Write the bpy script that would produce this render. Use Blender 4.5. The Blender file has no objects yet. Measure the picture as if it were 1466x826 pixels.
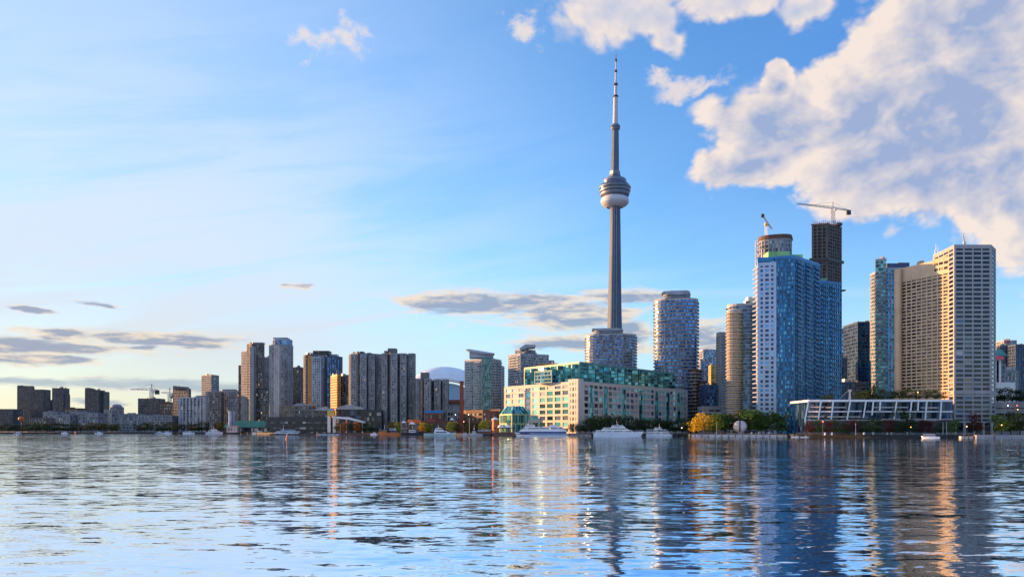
import bpy, bmesh, math, random
from math import radians as R, sin, cos, pi, atan, atan2
from mathutils import Vector, Matrix
random.seed(7)
SC = bpy.context.scene
COL = SC.collection
F = 1100.0; CX = 733.0; HY = 615.0; CAMZ = 5.0

# ------------------------------------------------------------------ camera
cam = bpy.data.cameras.new('camera'); camo = bpy.data.objects.new('camera', cam); COL.objects.link(camo)
camo.location = (0, 0, CAMZ); camo.rotation_euler = (R(90), 0, 0)
cam.sensor_width = 36; cam.lens = 36*F/1466; cam.shift_y = (HY-413)/1466
cam.clip_start = 0.5; cam.clip_end = 60000
SC.camera = camo
SC.view_settings.view_transform = 'Standard'; SC.view_settings.look = 'None'
SC.view_settings.gamma = 1; SC.view_settings.use_curve_mapping = False
SC.view_settings.exposure = EXPO = 1.0

# ------------------------------------------------------------------ node helper
class NT:
    def __init__(s, nt): s.nt = nt; s.x = 0
    def n(s, typ, **kw):
        nd = s.nt.nodes.new(typ); s.x += 30; nd.location = (s.x, 0)
        for k, v in kw.items(): setattr(nd, k, v)
        return nd
    def put(s, sock, v):
        if isinstance(v, bpy.types.NodeSocket): s.nt.links.new(v, sock)
        elif v is not None:
            if isinstance(v, (tuple, list)) and len(v) == 3 and sock.type == 'RGBA': v = (*v, 1)
            sock.default_value = v
    def m(s, op, a, b=None, c=None, clamp=False):
        nd = s.n('ShaderNodeMath', operation=op, use_clamp=clamp)
        for i, v in enumerate((a, b, c)):
            if v is not None: s.put(nd.inputs[i], v)
        return nd.outputs[0]
    def v(s, op, a, b=None):
        nd = s.n('ShaderNodeVectorMath', operation=op); s.put(nd.inputs[0], a)
        if b is not None:
            s.put(nd.inputs[3] if op == 'SCALE' else nd.inputs[1], b)
        return nd.outputs['Value'] if op in ('LENGTH', 'DOT_PRODUCT', 'DISTANCE') else nd.outputs[0]
    def xyz(s, x, y, z=0.0):
        nd = s.n('ShaderNodeCombineXYZ')
        for i, v in enumerate((x, y, z)): s.put(nd.inputs[i], v)
        return nd.outputs[0]
    def sep(s, v):
        nd = s.n('ShaderNodeSeparateXYZ'); s.put(nd.inputs[0], v); return nd.outputs
    def mix(s, f, a, b, typ='RGBA', blend='MIX'):
        nd = s.n('ShaderNodeMix', data_type=typ)
        if typ == 'RGBA':
            nd.blend_type = blend; i, j, o = 6, 7, 2
        else: i, j, o = 2, 3, 0
        s.put(nd.inputs[0], f); s.put(nd.inputs[i], a); s.put(nd.inputs[j], b)
        return nd.outputs[o]
    def noise(s, vec, scale, detail=4, rough=0.5, dist=0.0, out=0):
        nd = s.n('ShaderNodeTexNoise', noise_dimensions='3D'); s.put(nd.inputs['Vector'], vec)
        nd.inputs['Scale'].default_value = scale; nd.inputs['Detail'].default_value = detail
        nd.inputs['Roughness'].default_value = rough; nd.inputs['Distortion'].default_value = dist
        return nd.outputs[out]
    def step(s, x, lo, hi, a=0.0, b=1.0):
        nd = s.n('ShaderNodeMapRange', interpolation_type='SMOOTHSTEP'); s.put(nd.inputs[0], x)
        for i, v in enumerate((lo, hi, a, b)): s.put(nd.inputs[i+1], v)
        return nd.outputs[0]
    def ramp(s, x, stops, interp='LINEAR'):
        nd = s.n('ShaderNodeValToRGB'); s.put(nd.inputs[0], x); cr = nd.color_ramp; cr.interpolation = interp
        while len(cr.elements) < len(stops): cr.elements.new(0.5)
        for e, (p, c) in zip(cr.elements, stops): e.position = p; e.color = (*c, 1)
        return nd.outputs[0]

# ------------------------------------------------------------------ sky
SUN_AZ = R(-66); SUN_EL = R(9)           # azimuth from +Y (into the picture), negative = left
def sky_world():
    w = bpy.data.worlds.new('World'); SC.world = w; w.use_nodes = True
    nt = w.node_tree; nt.nodes.clear(); T = NT(nt)
    out = T.n('ShaderNodeOutputWorld'); bg = T.n('ShaderNodeBackground')
    sky = T.n('ShaderNodeTexSky', sky_type='NISHITA')
    sky.sun_disc = False; sky.sun_elevation = SUN_EL; sky.sun_rotation = SUN_AZ
    sky.altitude = 80; sky.air_density = 1.0; sky.dust_density = 0.6; sky.ozone_density = 2.2
    d = T.n('ShaderNodeTexCoord').outputs['Generated']
    X, Y, Z = T.sep(d)[:3]
    az = T.m('ARCTAN2', X, Y); el = T.m('ARCSINE', Z)
    P = T.xyz(az, el)
    def pt(px, py):
        a = atan((px-CX)/F); return a, atan((HY-py)/F*cos(a))
    # edge noises
    nP = T.xyz(T.m('MULTIPLY', az, 1.0), T.m('MULTIPLY', el, 1.35), 0.37)
    nF = T.xyz(T.m('MULTIPLY', az, 1.0), T.m('MULTIPLY', el, 4.2), 0.71)      # flat layer clouds
    nz = T.noise(nP, 7.7, 8, 0.56, 0.3)
    nzf = T.noise(nP, 30, 6, 0.6, 0.2)
    nzl = T.noise(nF, 12, 8, 0.62, 0.3)
    def billow(vec):                      # rounded heads with sharp creases between them
        acc = None
        wv = T.v('ADD', vec, T.v('SCALE', T.noise(vec, 6.0, 2, 0.5, out=1), 0.05))
        for sc_, am in ((5.5, 1.0), (12.0, 0.62), (26.0, 0.40), (55.0, 0.24), (110.0, 0.12)):
            b_ = T.m('MULTIPLY', T.m('ABSOLUTE', T.m('MULTIPLY_ADD', T.noise(wv, sc_, 0, 0.5), 2.0, -1.0)), am)
            acc = b_ if acc is None else T.m('ADD', acc, b_)
        return acc
    bl = billow(nP); bl2 = billow(T.v('ADD', nP, (-0.022, 0.010, 0)))
    nd = T.m('ADD', T.m('MULTIPLY', T.m('SUBTRACT', bl, 0.52), 1.0), T.m('MULTIPLY', T.m('SUBTRACT', nz, 0.5), 0.8))
    ndl = T.m('MULTIPLY', T.m('SUBTRACT', nzl, 0.5), 3.0)
    nds = T.m('MULTIPLY', T.m('SUBTRACT', T.noise(nP, 26, 7, 0.62, 0.4), 0.5), 3.4)
    def warp(vec, scale, ax, ay):
        c = T.noise(vec, scale, 4, 0.55, 0.0, out=1)
        return T.v('ADD', P, T.v('MULTIPLY', T.v('SUBTRACT', c, (0.5, 0.5, 0.5)), (ax, ay, 0)))
    Pb = warp(nP, 8.8, 0.08, 0.06); Ps = warp(nP, 25, 0.09, 0.055); Pl = warp(nF, 8.8, 0.20, 0.024)
    def blob(lst, namp, PP, nn):
        acc = None
        for (px, py, rx, ry) in lst:
            c = pt(px, py)
            cz = cos(c[0]); q = T.v('MULTIPLY', T.v('SUBTRACT', PP, (c[0], c[1], 0)), (F/rx/cz**2, F/ry/cz, 0))
            f = T.m('SUBTRACT', 1.0, T.v('LENGTH', q))
            acc = f if acc is None else T.m('SMOOTH_MAX', acc, f, 0.15)
        return T.m('ADD', acc, T.m('MULTIPLY', nn, namp))
    big = blob([(1075, 236, 105, 34), (1120, 185, 120, 80), (1250, 195, 175, 118), (1390, 150, 230, 175), (1400, 240, 220, 90),
                (1300, 258, 160, 50), (1430, 290, 110, 50), (1600, 200, 260, 260), (1400, 10, 210, 90), (1110,120,40,35)], 0.5, Pb, nd)
    top = blob([(878, 12, 100, 62), (955, 60, 34, 20), (930, 30, 80, 34), (1060, -5, 120, 34), (1150, 18, 60, 28), (1000, -60, 200, 60)], 0.6, Pb, nd)
    sml = blob([(752, 40, 36, 28), (985, 122, 60, 18), (940, 112, 36, 15), (492, 55, 34, 28), (446, 62, 40, 18)], 0.8, Ps, nds)
    low = blob([(600, 433, 80, 13), (690, 438, 120, 22), (795, 450, 120, 26), (880, 428, 80, 14), (810, 494, 95, 18), (905, 478, 60, 28), (1008, 486, 66, 30), (760, 431, 110, 14)], 0.72, Pl, ndl)
    lwf = blob([(200, 483, 150, 13), (80, 497, 170, 12), (40, 513, 90, 9), (70, 478, 55, 8), (35, 443, 30, 5), (132, 435, 40, 6), (437, 411, 26, 7),
                (265, 489, 90, 8), (210, 498, 40, 6)], 0.72, Pl, ndl)
    band = blob([(60, 548, 150, 10), (240, 552, 190, 11), (520, 566, 200, 9), (-250, 520, 260, 30), (120, 574, 60, 5)], 0.5, Pl, ndl)
    # light side of the clouds: density falls towards the sun -> lit rim
    nP2 = T.v('ADD', nP, (-0.032, 0.011, 0))
    nzb = T.noise(nP2, 7.7, 8, 0.56, 0.3)
    shade = T.m('MULTIPLY', T.m('SUBTRACT', nz, nzb), 3.0)
    nzs = T.noise(nP, 19, 7, 0.55, 0.2); nzs2 = T.noise(T.v('ADD', nP, (-0.012, 0.008, 0)), 19, 7, 0.55, 0.2)
    shade = T.m('ADD', T.m('MULTIPLY', shade, 0.75), T.m('MULTIPLY', T.m('SUBTRACT', nzs, nzs2), 1.1))
    nl2 = T.noise(T.v('ADD', nF, (-0.010, 0.034, 0)), 12, 8, 0.62, 0.3)
    shadel = T.m('ADD', T.m('MULTIPLY', T.m('SUBTRACT', nzl, nl2), 5.0), T.m('MULTIPLY', T.m('SUBTRACT', T.noise(nF, 40, 6, 0.6), 0.5), 1.6))
    shadeb = T.m('ADD', T.m('MULTIPLY', T.m('SUBTRACT', bl, bl2), 1.0), T.m('MULTIPLY', T.m('SUBTRACT', bl, 0.52), 0.65))
    # base sky
    base = sky.outputs[0]
    base = T.mix(1.0, base, SKY['tint'], blend='MULTIPLY'); hs = T.n('ShaderNodeHueSaturation'); T.put(hs.inputs['Color'], base); hs.inputs['Saturation'].default_value = SKY['sat']; hs.inputs['Value'].default_value = 1.0; hs.inputs['Hue'].default_value = SKY['hue']
    base = hs.outputs[0]
    # pale haze low over the horizon, warmer towards the sun
    hz = T.mix(T.step(az, 0.04, -0.62), SKY['hz_r'], SKY['hz_l'])
    base = T.mix(T.m('MULTIPLY', T.step(az, 0.0, 0.75), T.step(el, 0.09, 0.42)), base, SKY['deep'])
    # high thin cirrus
    rot = T.n('ShaderNodeVectorRotate', rotation_type='Z_AXIS'); T.put(rot.inputs['Vector'], P); rot.inputs['Angle'].default_value = R(-11)
    cv = T.v('MULTIPLY', rot.outputs[0], (2.5, 18, 1))
    c1 = T.noise(cv, 1.0, 7, 0.62, 0.6)
    cm = T.noise(P, 3.0, 3, 0.5)
    left = T.step(az, 0.18, -0.50); loww = T.m('MULTIPLY', T.step(el, 0.04, 0.11), T.step(el, 0.52, 0.18, 0.12, 1.0))
    ci = T.m('MULTIPLY', T.m('MULTIPLY', T.step(T.m('ADD', c1, T.m('MULTIPLY', cm, 0.5)), 0.54, 0.86), T.m('ADD', T.m('MULTIPLY', left, 1.1), 0.08)), loww)
    veil = T.m('MULTIPLY', T.m('MULTIPLY', T.step(az, 0.2, -0.7), T.step(el, 0.62, 0.0, 0.75, 0.9)), 1.0)
    # condensation trails
    def trail(p0, p1, w, amp):
        a, b = pt(*p0), pt(*p1)
        sl = (b[1]-a[1])/(b[0]-a[0])
        yy = T.m('ADD', T.m('MULTIPLY', T.m('SUBTRACT', az, a[0]), sl), a[1])
        dd = T.m('ABSOLUTE', T.m('ADD', T.m('SUBTRACT', el, yy), T.m('MULTIPLY', T.m('SUBTRACT', cm, 0.5), 0.004)))
        inx = T.m('MULTIPLY', T.step(az, a[0]-0.04, a[0]+0.06), T.step(az, b[0]+0.06, b[0]-0.1))
        return T.m('MULTIPLY', T.m('MULTIPLY', T.step(dd, w/F, 0.0), inx), amp)
    tr = T.m('ADD', trail((300, 488), (620, 440), 9, 0.55), T.m('ADD', trail((380, 425), (940, 392), 16, 0.22), trail((900, 418), (1500, 410), 10, 0.18)))
    white = SKY['cirrus']
    veil = T.m('MINIMUM', veil, 0.62)
    base = T.mix(veil, base, SKY['veil'])
    base = T.mix(T.m('ADD', T.m('MULTIPLY', ci, 0.85), tr, clamp=True), base, white)
    base = T.mix(T.m('MULTIPLY', T.step(el, 0.21, -0.02, 0.0, 1.0), T.step(az, -0.25, -0.7, 0.85, 0.7)), base, hz)
    # cumulus colours
    cream, grey = SKY['cream'], SKY['grey']
    def cloudcol(f, thick, bias=0.0, cr=cream, gr=grey, sh=None):
        t = T.m('ADD', T.step(f, 0.12, thick), bias)
        t = T.m('SUBTRACT', t, sh or shade, clamp=True)
        return T.mix(t, cr, gr)
    col = base
    for f, thick, lo, hi, bias, cr, gr, amt in ((band, 0.7, -0.1, 0.6, 0.6, cream, SKY['bandc'], 0.75), (lwf, 0.6, -0.2, 0.55, 0.0, SKY['warm'], SKY['dgrey'], 0.85),
                                           (low, 0.75, -0.12, 0.5, -0.1, SKY['warm'], SKY['dgrey'], 0.85), (sml, 1.2, 0.0, 1.0, 0.0, SKY['bright'], cream, 0.85),
                                           (top, 1.3, 0.0, 0.40, -0.05, SKY['bright'], SKY['lgrey'], 0.9), (big, 1.0, -0.02, 0.20, 0.05, SKY['bright'], SKY['bgrey'], 0.96)):
        a = T.m('MULTIPLY', T.step(f, lo, hi), amt)
        col = T.mix(a, col, cloudcol(f, thick, bias, cr, gr, shadel if f in (low, lwf, band) else (shadeb if f in (big, top) else shade)))
    # scattered clouds over the rest of the sky (behind the viewer), and pale light high up
    bn = T.noise(T.v('MULTIPLY', d, (2.2, 2.2, 5.0)), 1.6, 6, 0.55)
    bk = T.m('MULTIPLY', T.m('MULTIPLY', T.step(bn, 0.48, 0.66), T.step(Y, 0.55, 0.1)), 0.7)
    col = T.mix(bk, col, cream)
    T.put(bg.inputs['Color'], col); bg.inputs['Strength'].default_value = SKY['strength']
    nt.links.new(bg.outputs[0], out.inputs[0])
    w.cycles.sampling_method = 'MANUAL'; w.cycles.sample_map_resolution = 512
SC.view_settings.exposure = 1.8
def L(*c):   # screen colour of a sky/cloud tone -> radiance in sky units
    k = 0.12*2**1.8
    return tuple((((v/255+0.055)/1.055)**2.4)/k for v in c)
SKY = dict(veil=L(192,218,251), tint=(0.62,0.74,0.90), sat=1.08, hue=0.5, strength=0.12, hz_r=L(198,222,246), hz_l=L(242,228,180), deep=L(88,150,230), cirrus=L(220,235,254), cream=L(240,226,220), bright=L(250,234,222), grey=L(160,180,215),
           bandc=L(165,182,200), warm=L(248,228,202), dgrey=L(152,162,186), lgrey=L(186,198,226), bgrey=L(160,177,213))
sky_world()
sl = bpy.data.lights.new('sun', 'SUN'); sl.energy = 3.9; sl.angle = R(0.5); sl.color = (1.0, 0.50, 0.19)
so = bpy.data.objects.new('sun', sl); COL.objects.link(so)
so.rotation_euler = Vector((sin(SUN_AZ)*cos(SUN_EL), cos(SUN_AZ)*cos(SUN_EL), sin(SUN_EL))).to_track_quat('Z', 'Y').to_euler()
so.location = (-500, 0, 400)
def new_mat(name):
    m = bpy.data.materials.new(name); m.use_nodes = True; m.node_tree.nodes.clear()
    T = NT(m.node_tree); o = T.n('ShaderNodeOutputMaterial'); b = T.n('ShaderNodeBsdfPrincipled')
    m.node_tree.links.new(b.outputs[0], o.inputs[0])
    return m, T, b
def water_mat():
    m, T, b = new_mat('water')
    g = T.n('ShaderNodeNewGeometry'); p = g.outputs['Position']
    acc = None
    def oct_(wl, ax, ay, seed, det=4, mod=None):
        nonlocal acc
        q = T.v('ADD', T.v('MULTIPLY', p, (0.36/wl, 1.0/wl, 1)), (seed, seed*1.7, 0))
        c = T.noise(q, 1.0, det, 0.5, 0.4, out=1)
        s = T.v('MULTIPLY', T.v('SUBTRACT', c, (0.5, 0.5, 0.5)), (ax, ay, 0))
        if mod is not None: s = T.v('SCALE', s, mod)
        acc = s if acc is None else T.v('ADD', acc, s)
    patch = T.noise(T.v('MULTIPLY', p, (0.006, 0.012, 1)), 1.0, 3, 0.5)
    md = T.step(patch, 0.35, 0.65, 0.65, 1.35)
    # the water is livelier towards the open west side
    W = WAT
    oct_(0.28, W[0][0], W[0][1], 3.1, mod=md)
    oct_(0.75, W[1][0], W[1][1], 7.7, mod=md)
    oct_(2.4, W[2][0], W[2][1], 13.3, mod=md)
    oct_(9, W[3][0], W[3][1], 23.9, mod=md)
    oct_(45, W[4][0], W[4][1], 31.0)
    n = T.v('NORMALIZE', T.v('ADD', acc, (0, 0, 1)))
    T.put(b.inputs['Normal'], n)
    b.inputs['Base Color'].default_value = (0.62, 0.78, 0.98, 1)
    b.inputs['Roughness'].default_value = 0.03
    b.inputs['IOR'].default_value = 1.4; b.inputs['Metallic'].default_value = 1.0
    return m
WAT = [(0.12,0.27),(0.12,0.34),(0.055,0.20),(0.014,0.05),(0.005,0.02)]
def struct(name, me, mat):
    o = bpy.data.objects.new(name, me); COL.objects.link(o); me.materials.append(mat); o['kind'] = 'structure'; return o
me = bpy.data.meshes.new('water')
me.from_pydata([(-30000, -3000, 0), (30000, -3000, 0), (30000, 50000, 0), (-30000, 50000, 0)], [], [(0, 1, 2, 3)])
struct('water', me, water_mat())
# ------------------------------------------------------------------ placing and mesh helpers
GZ = 1.6
def W(px, D): return Vector(((px-CX)*D/F, D))
def ZT(py, D): return CAMZ+(HY-py)*D/F
def tag(o, label=None, cat=None, group=None, kind=None):
    if label: o['label'] = label
    if cat: o['category'] = cat
    if group: o['group'] = group
    if kind: o['kind'] = kind
    return o
def thing(name, label, cat, loc, group=None, rz=0.0):
    o = bpy.data.objects.new(name, None); COL.objects.link(o); o.location = loc; o.rotation_euler = (0, 0, rz)
    o.empty_display_size = 1
    return tag(o, label, cat, group)
class MB:
    def __init__(s): s.v = []; s.f = []; s.mi = []; s.uv = []; s.sm = []
    def face(s, pts, m=0, uv=None, smooth=False):
        b = len(s.v); s.v += [tuple(p) for p in pts]; s.f.append(tuple(range(b, b+len(pts)))); s.mi.append(m); s.sm.append(smooth)
        s.uv.append(uv if uv else [(0, 0)]*len(pts))
    def box(s, c, size, rz=0.0, m=0):
        hx, hy, hz = size[0]/2, size[1]/2, size[2]/2; cs, sn = cos(rz), sin(rz)
        P = []
        for z in (-hz, hz):
            for x, y in ((-hx, -hy), (hx, -hy), (hx, hy), (-hx, hy)):
                P.append((c[0]+x*cs-y*sn, c[1]+x*sn+y*cs, c[2]+z))
        for q in ((0, 1, 5, 4), (1, 2, 6, 5), (2, 3, 7, 6), (3, 0, 4, 7), (4, 5, 6, 7), (3, 2, 1, 0)):
            s.face([P[i] for i in q], m)
    def prism(s, poly, z0, z1, m=0, mt=None, uvs=None, top=True, bottom=True, smooth=False, scale_top=1.0):
        n = len(poly)
        cx = sum(p[0] for p in poly)/n; cy = sum(p[1] for p in poly)/n
        tp = [(cx+(p[0]-cx)*scale_top, cy+(p[1]-cy)*scale_top) for p in poly]
        for i in range(n):
            a, b = poly[i], poly[(i+1) % n]; ta, tb = tp[i], tp[(i+1) % n]
            uv = None
            if uvs: nb, nf, off = uvs[i]; uv = [(off, 0), (off+nb, 0), (off+nb, nf), (off, nf)]
            s.face([(a[0], a[1], z0), (b[0], b[1], z0), (tb[0], tb[1], z1), (ta[0], ta[1], z1)], m, uv, smooth)
        if top: s.face([(p[0], p[1], z1) for p in tp], m if mt is None else mt)
        if bottom: s.face([(p[0], p[1], z0) for p in reversed(poly)], m)
    def tube(s, a, b, r0, r1=None, n=6, m=0):
        r1 = r0 if r1 is None else r1; a = Vector(a); b = Vector(b); d = (b-a)
        if d.length < 1e-6: return
        d.normalize(); u = d.orthogonal().normalized(); w = d.cross(u)
        ra = [a+(u*cos(2*pi*i/n)+w*sin(2*pi*i/n))*r0 for i in range(n)]; rb = [b+(u*cos(2*pi*i/n)+w*sin(2*pi*i/n))*r1 for i in range(n)]
        for i in range(n):
            j = (i+1) % n; s.face([ra[i], ra[j], rb[j], rb[i]], m, None, n > 6)
        s.face(ra[::-1], m); s.face(rb, m)
    def lathe(s, prof, c=(0, 0), n=24, m=0, smooth=True, ms=None):
        for k in range(len(prof)-1):
            (r0, z0), (r1, z1) = prof[k], prof[k+1]
            mm = ms[k] if ms else m
            for i in range(n):
                a0, a1 = 2*pi*i/n, 2*pi*(i+1)/n
                s.face([(c[0]+r0*cos(a0), c[1]+r0*sin(a0), z0), (c[0]+r0*cos(a1), c[1]+r0*sin(a1), z0),
                        (c[0]+r1*cos(a1), c[1]+r1*sin(a1), z1), (c[0]+r1*cos(a0), c[1]+r1*sin(a0), z1)], mm, None, smooth)
    def build(s, name, mats, parent=None, origin=None, weld=False):
        me = bpy.data.meshes.new(name)
        if origin is None:
            origin = Vector((0, 0, 0)); q = parent
            while q is not None: origin = origin+q.location; q = q.parent
        ox, oy, oz = origin
        me.from_pydata([(x-ox, y-oy, z-oz) for x, y, z in s.v], [], s.f)
        if not isinstance(mats, (list, tuple)): mats = [mats]
        for m in mats: me.materials.append(m)
        me.polygons.foreach_set('material_index', s.mi)
        me.polygons.foreach_set('use_smooth', s.sm)
        ul = me.uv_layers.new(name='uv'); flat = []
        for uvs in s.uv:
            for u in uvs: flat += [u[0], u[1]]
        ul.data.foreach_set('uv', flat)
        if weld:
            bm = bmesh.new(); bm.from_mesh(me); bmesh.ops.remove_doubles(bm, verts=bm.verts, dist=0.002); bm.to_mesh(me); bm.free()
        me.update()
        o = bpy.data.objects.new(name, me); COL.objects.link(o)
        if parent is not None: o.parent = parent
        else: o.location = origin
        return o
def at(o, dx=0, dy=0, dz=0, name=None):
    c = o.copy(); COL.objects.link(c); c.location = (o.location[0]+dx, o.location[1]+dy, o.location[2]+dz); return c
def inset(poly, d):
    n = len(poly); out = []
    for i in range(n):
        p0, p1, p2 = Vector(poly[i-1][:2]), Vector(poly[i][:2]), Vector(poly[(i+1) % n][:2])
        e1 = (p1-p0).normalized(); e2 = (p2-p1).normalized()
        n1 = Vector((-e1.y, e1.x)); n2 = Vector((-e2.y, e2.x)); b = (n1+n2)
        b = b/max(0.35, b.dot(n1)) if b.length > 1e-6 else n1
        out.append(p1+b*d)
    return out

# ------------------------------------------------------------------ materials
MATS = {}
def plain(name, col, rough=0.8, var=0.18, metal=0.0, scale=0.12, streak=True):
    if name in MATS: return MATS[name]
    m, T, b = new_mat(name)
    p = T.n('ShaderNodeTexCoord').outputs['Object']
    n1 = T.noise(p, scale, 5, 0.6); n2 = T.noise(T.v('MULTIPLY', p, (1.4, 1.4, 0.09)), 1.0, 3, 0.6)
    f = T.m('ADD', T.m('MULTIPLY', n1, 0.6), T.m('MULTIPLY', n2, 0.4)) if streak else n1
    oi = T.n('ShaderNodeObjectInfo').outputs['Random']
    lo = tuple(max(0, c*(1-var*1.6)) for c in col); hi = tuple(min(1, c*(1+var)) for c in col)
    T.put(b.inputs['Base Color'], T.mix(T.step(f, 0.33, 0.67), lo, hi))
    b.inputs['Roughness'].default_value = rough; b.inputs['Metallic'].default_value = metal
    MATS[name] = m; return m
def glass(name, dark, light, plight=0.25, metal=0.5, rough=0.08, tilt=0.05, lit=0.0, spand=0.0, spcol=None, litcol=(1.0, 0.55, 0.2)):
    """glazing seen from far off: each pane (one uv cell) has its own tint, blind and slight tilt"""
    if name in MATS: return MATS[name]
    m, T, b = new_mat(name)
    uv = T.n('ShaderNodeUVMap', uv_map='uv').outputs[0]
    oi = T.n('ShaderNodeObjectInfo').outputs['Random']
    uv2 = T.v('ADD', uv, T.xyz(0.001, 0.001, 0))
    cell = T.v('FLOOR', T.v('MULTIPLY', uv2, (2, 1, 1)))
    wn = T.n('ShaderNodeTexWhiteNoise', noise_dimensions='4D'); T.put(wn.inputs['Vector'], cell); T.put(wn.inputs['W'], T.m('MULTIPLY', oi, 77.0))
    r, g_, bb = T.sep(wn.outputs['Color'])[:3]
    isl = T.m('LESS_THAN', r, plight)
    br = T.m('MULTIPLY', T.m('ADD', T.m('MULTIPLY', g_, 0.9), 0.3), 1.0)
    col = T.mix(isl, T.mix(T.m('POWER', g_, 1.5), tuple(c*0.22 for c in dark), tuple(c*1.9 for c in dark)), T.mix(g_, tuple(c*0.6 for c in light), light))
    met = T.m('MULTIPLY', T.m('SUBTRACT', 1.0, T.m('MULTIPLY', isl, 0.65)), metal)
    if spand > 0:
        fr = T.m('FRACT', T.sep(uv2)[1]); sp = T.m('LESS_THAN', fr, spand)
        col = T.mix(sp, col, spcol or dark); met = T.m('MULTIPLY', met, T.m('SUBTRACT', 1.0, T.m('MULTIPLY', sp, 0.6)))
    T.put(b.inputs['Base Color'], col); T.put(b.inputs['Metallic'], met)
    b.inputs['Roughness'].default_value = rough
    N = T.n('ShaderNodeNewGeometry').outputs['Normal']
    wn2 = T.n('ShaderNodeTexWhiteNoise', noise_dimensions='4D'); T.put(wn2.inputs['Vector'], cell); T.put(wn2.inputs['W'], T.m('ADD', T.m('MULTIPLY', oi, 31.0), 5.0))
    tl = T.v('SCALE', T.v('SUBTRACT', wn2.outputs['Color'], (0.5, 0.5, 0.5)), tilt)
    T.put(b.inputs['Normal'], T.v('NORMALIZE', T.v('ADD', N, tl)))
    if lit > 0:
        L_ = T.m('MULTIPLY', T.m('LESS_THAN', bb, lit), 0.22)
        T.put(b.inputs['Emission Color'], litcol); T.put(b.inputs['Emission Strength'], L_)
    MATS[name] = m; return m
# concrete, stone, metal
M_roof = plain('roof_gravel', (0.13, 0.13, 0.13)); M_dk = plain('dark_metal', (0.035, 0.037, 0.042), 0.5)
M_white = plain('white_paint', (0.74, 0.75, 0.77), 0.5, 0.06); M_pale = plain('pale_concrete', (0.46, 0.44, 0.43)); M_conc = plain('grey_concrete', (0.27, 0.27, 0.28))
M_hotel_lit = plain('hotel_concrete_sunlit', (0.54, 0.40, 0.27), 0.85, 0.10); M_cream = plain('cream_precast', (0.52, 0.48, 0.43), 0.8, 0.08)  # warm low sun is put into the hotel wing's colour
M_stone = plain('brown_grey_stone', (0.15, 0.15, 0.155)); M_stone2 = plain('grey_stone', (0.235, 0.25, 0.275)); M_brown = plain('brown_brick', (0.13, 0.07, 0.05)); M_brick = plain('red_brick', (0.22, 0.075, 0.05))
M_far = plain('far_concrete', (0.13, 0.115, 0.12)); M_far2 = plain('far_tower_stone', (0.105, 0.10, 0.11)); M_pblue = plain('pale_blue_panel', (0.34, 0.39, 0.47)); M_teal = plain('teal_metal', (0.07, 0.24, 0.24), 0.5)
M_green = plain('green_roof_metal', (0.06, 0.22, 0.17), 0.6); M_balc = plain('blue_tinted_balustrade', (0.19, 0.25, 0.36), 0.4, 0.1); M_slate = plain('slate_panel', (0.19, 0.215, 0.27)); M_strip = plain('pale_blue_white_panel', (0.36, 0.47, 0.62), 0.5, 0.06); M_crown = plain('brown_crown_metal', (0.10, 0.045, 0.03), 0.7); M_blue = plain('bright_blue_panel', (0.01, 0.18, 0.46), 0.4); M_bmul = plain('blue_mullion', (0.006, 0.12, 0.28), 0.35)
M_orange = plain('orange_metal', (0.50, 0.13, 0.03), 0.5); M_rust = plain('rust_red_metal', (0.22, 0.05, 0.03), 0.7); M_tower = plain('tower_concrete', (0.09, 0.13, 0.20), 0.85, 0.12, scale=0.03)
M_red = plain('red_paint', (0.55, 0.03, 0.03), 0.5); M_mint = plain('green_membrane', (0.22, 0.52, 0.24), 0.8); M_navy = plain('navy_panel', (0.03, 0.065, 0.15), 0.45); M_steel = plain('grey_steel', (0.30, 0.32, 0.35), 0.45, metal=0.3)
M_pink = plain('pink_sign', (0.75, 0.10, 0.16), 0.5); M_yel = plain('yellow_paint', (0.7, 0.42, 0.08), 0.6); M_gold = plain('sun_gold_cladding', (0.50, 0.24, 0.06), 0.6)  # the gold tone carries sunlight and reflections as wall colour
G_dark = glass('dark_glazing', (0.05, 0.065, 0.085), (0.42, 0.45, 0.50), 0.26, 0.4, lit=0.006)
G_grey = glass('grey_blue_glazing', (0.10, 0.14, 0.19), (0.45, 0.48, 0.52), 0.22, 0.5, lit=0.004)
G_blue = glass('sky_blue_glazing', (0.07, 0.19, 0.40), (0.36, 0.52, 0.70), 0.16, 0.55)
G_deep = glass('deep_azure_glazing', (0.006, 0.13, 0.31), (0.14, 0.58, 0.80), 0.2, 0.3, tilt=0.05); G_round = glass('round_tower_glazing', (0.06, 0.16, 0.36), (0.3, 0.42, 0.6), 0.07, 0.55, tilt=0.03); G_azure = glass('azure_glazing', (0.014, 0.16, 0.30), (0.16, 0.60, 0.78), 0.2, 0.5, tilt=0.07)
G_teal = glass('teal_glazing', (0.02, 0.15, 0.17), (0.20, 0.66, 0.66), 0.3, 0.5, tilt=0.12)
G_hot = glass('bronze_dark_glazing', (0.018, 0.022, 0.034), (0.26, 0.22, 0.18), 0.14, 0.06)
G_navy = glass('navy_glazing', (0.012, 0.035, 0.09), (0.05, 0.11, 0.22), 0.2, 0.3)
G_far = glass('far_glazing', (0.05, 0.055, 0.07), (0.14, 0.16, 0.2), 0.3, 0.3)
G_cond = glass('green_grey_glazing', (0.07, 0.14, 0.17), (0.36, 0.44, 0.48), 0.25, 0.5)

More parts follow.
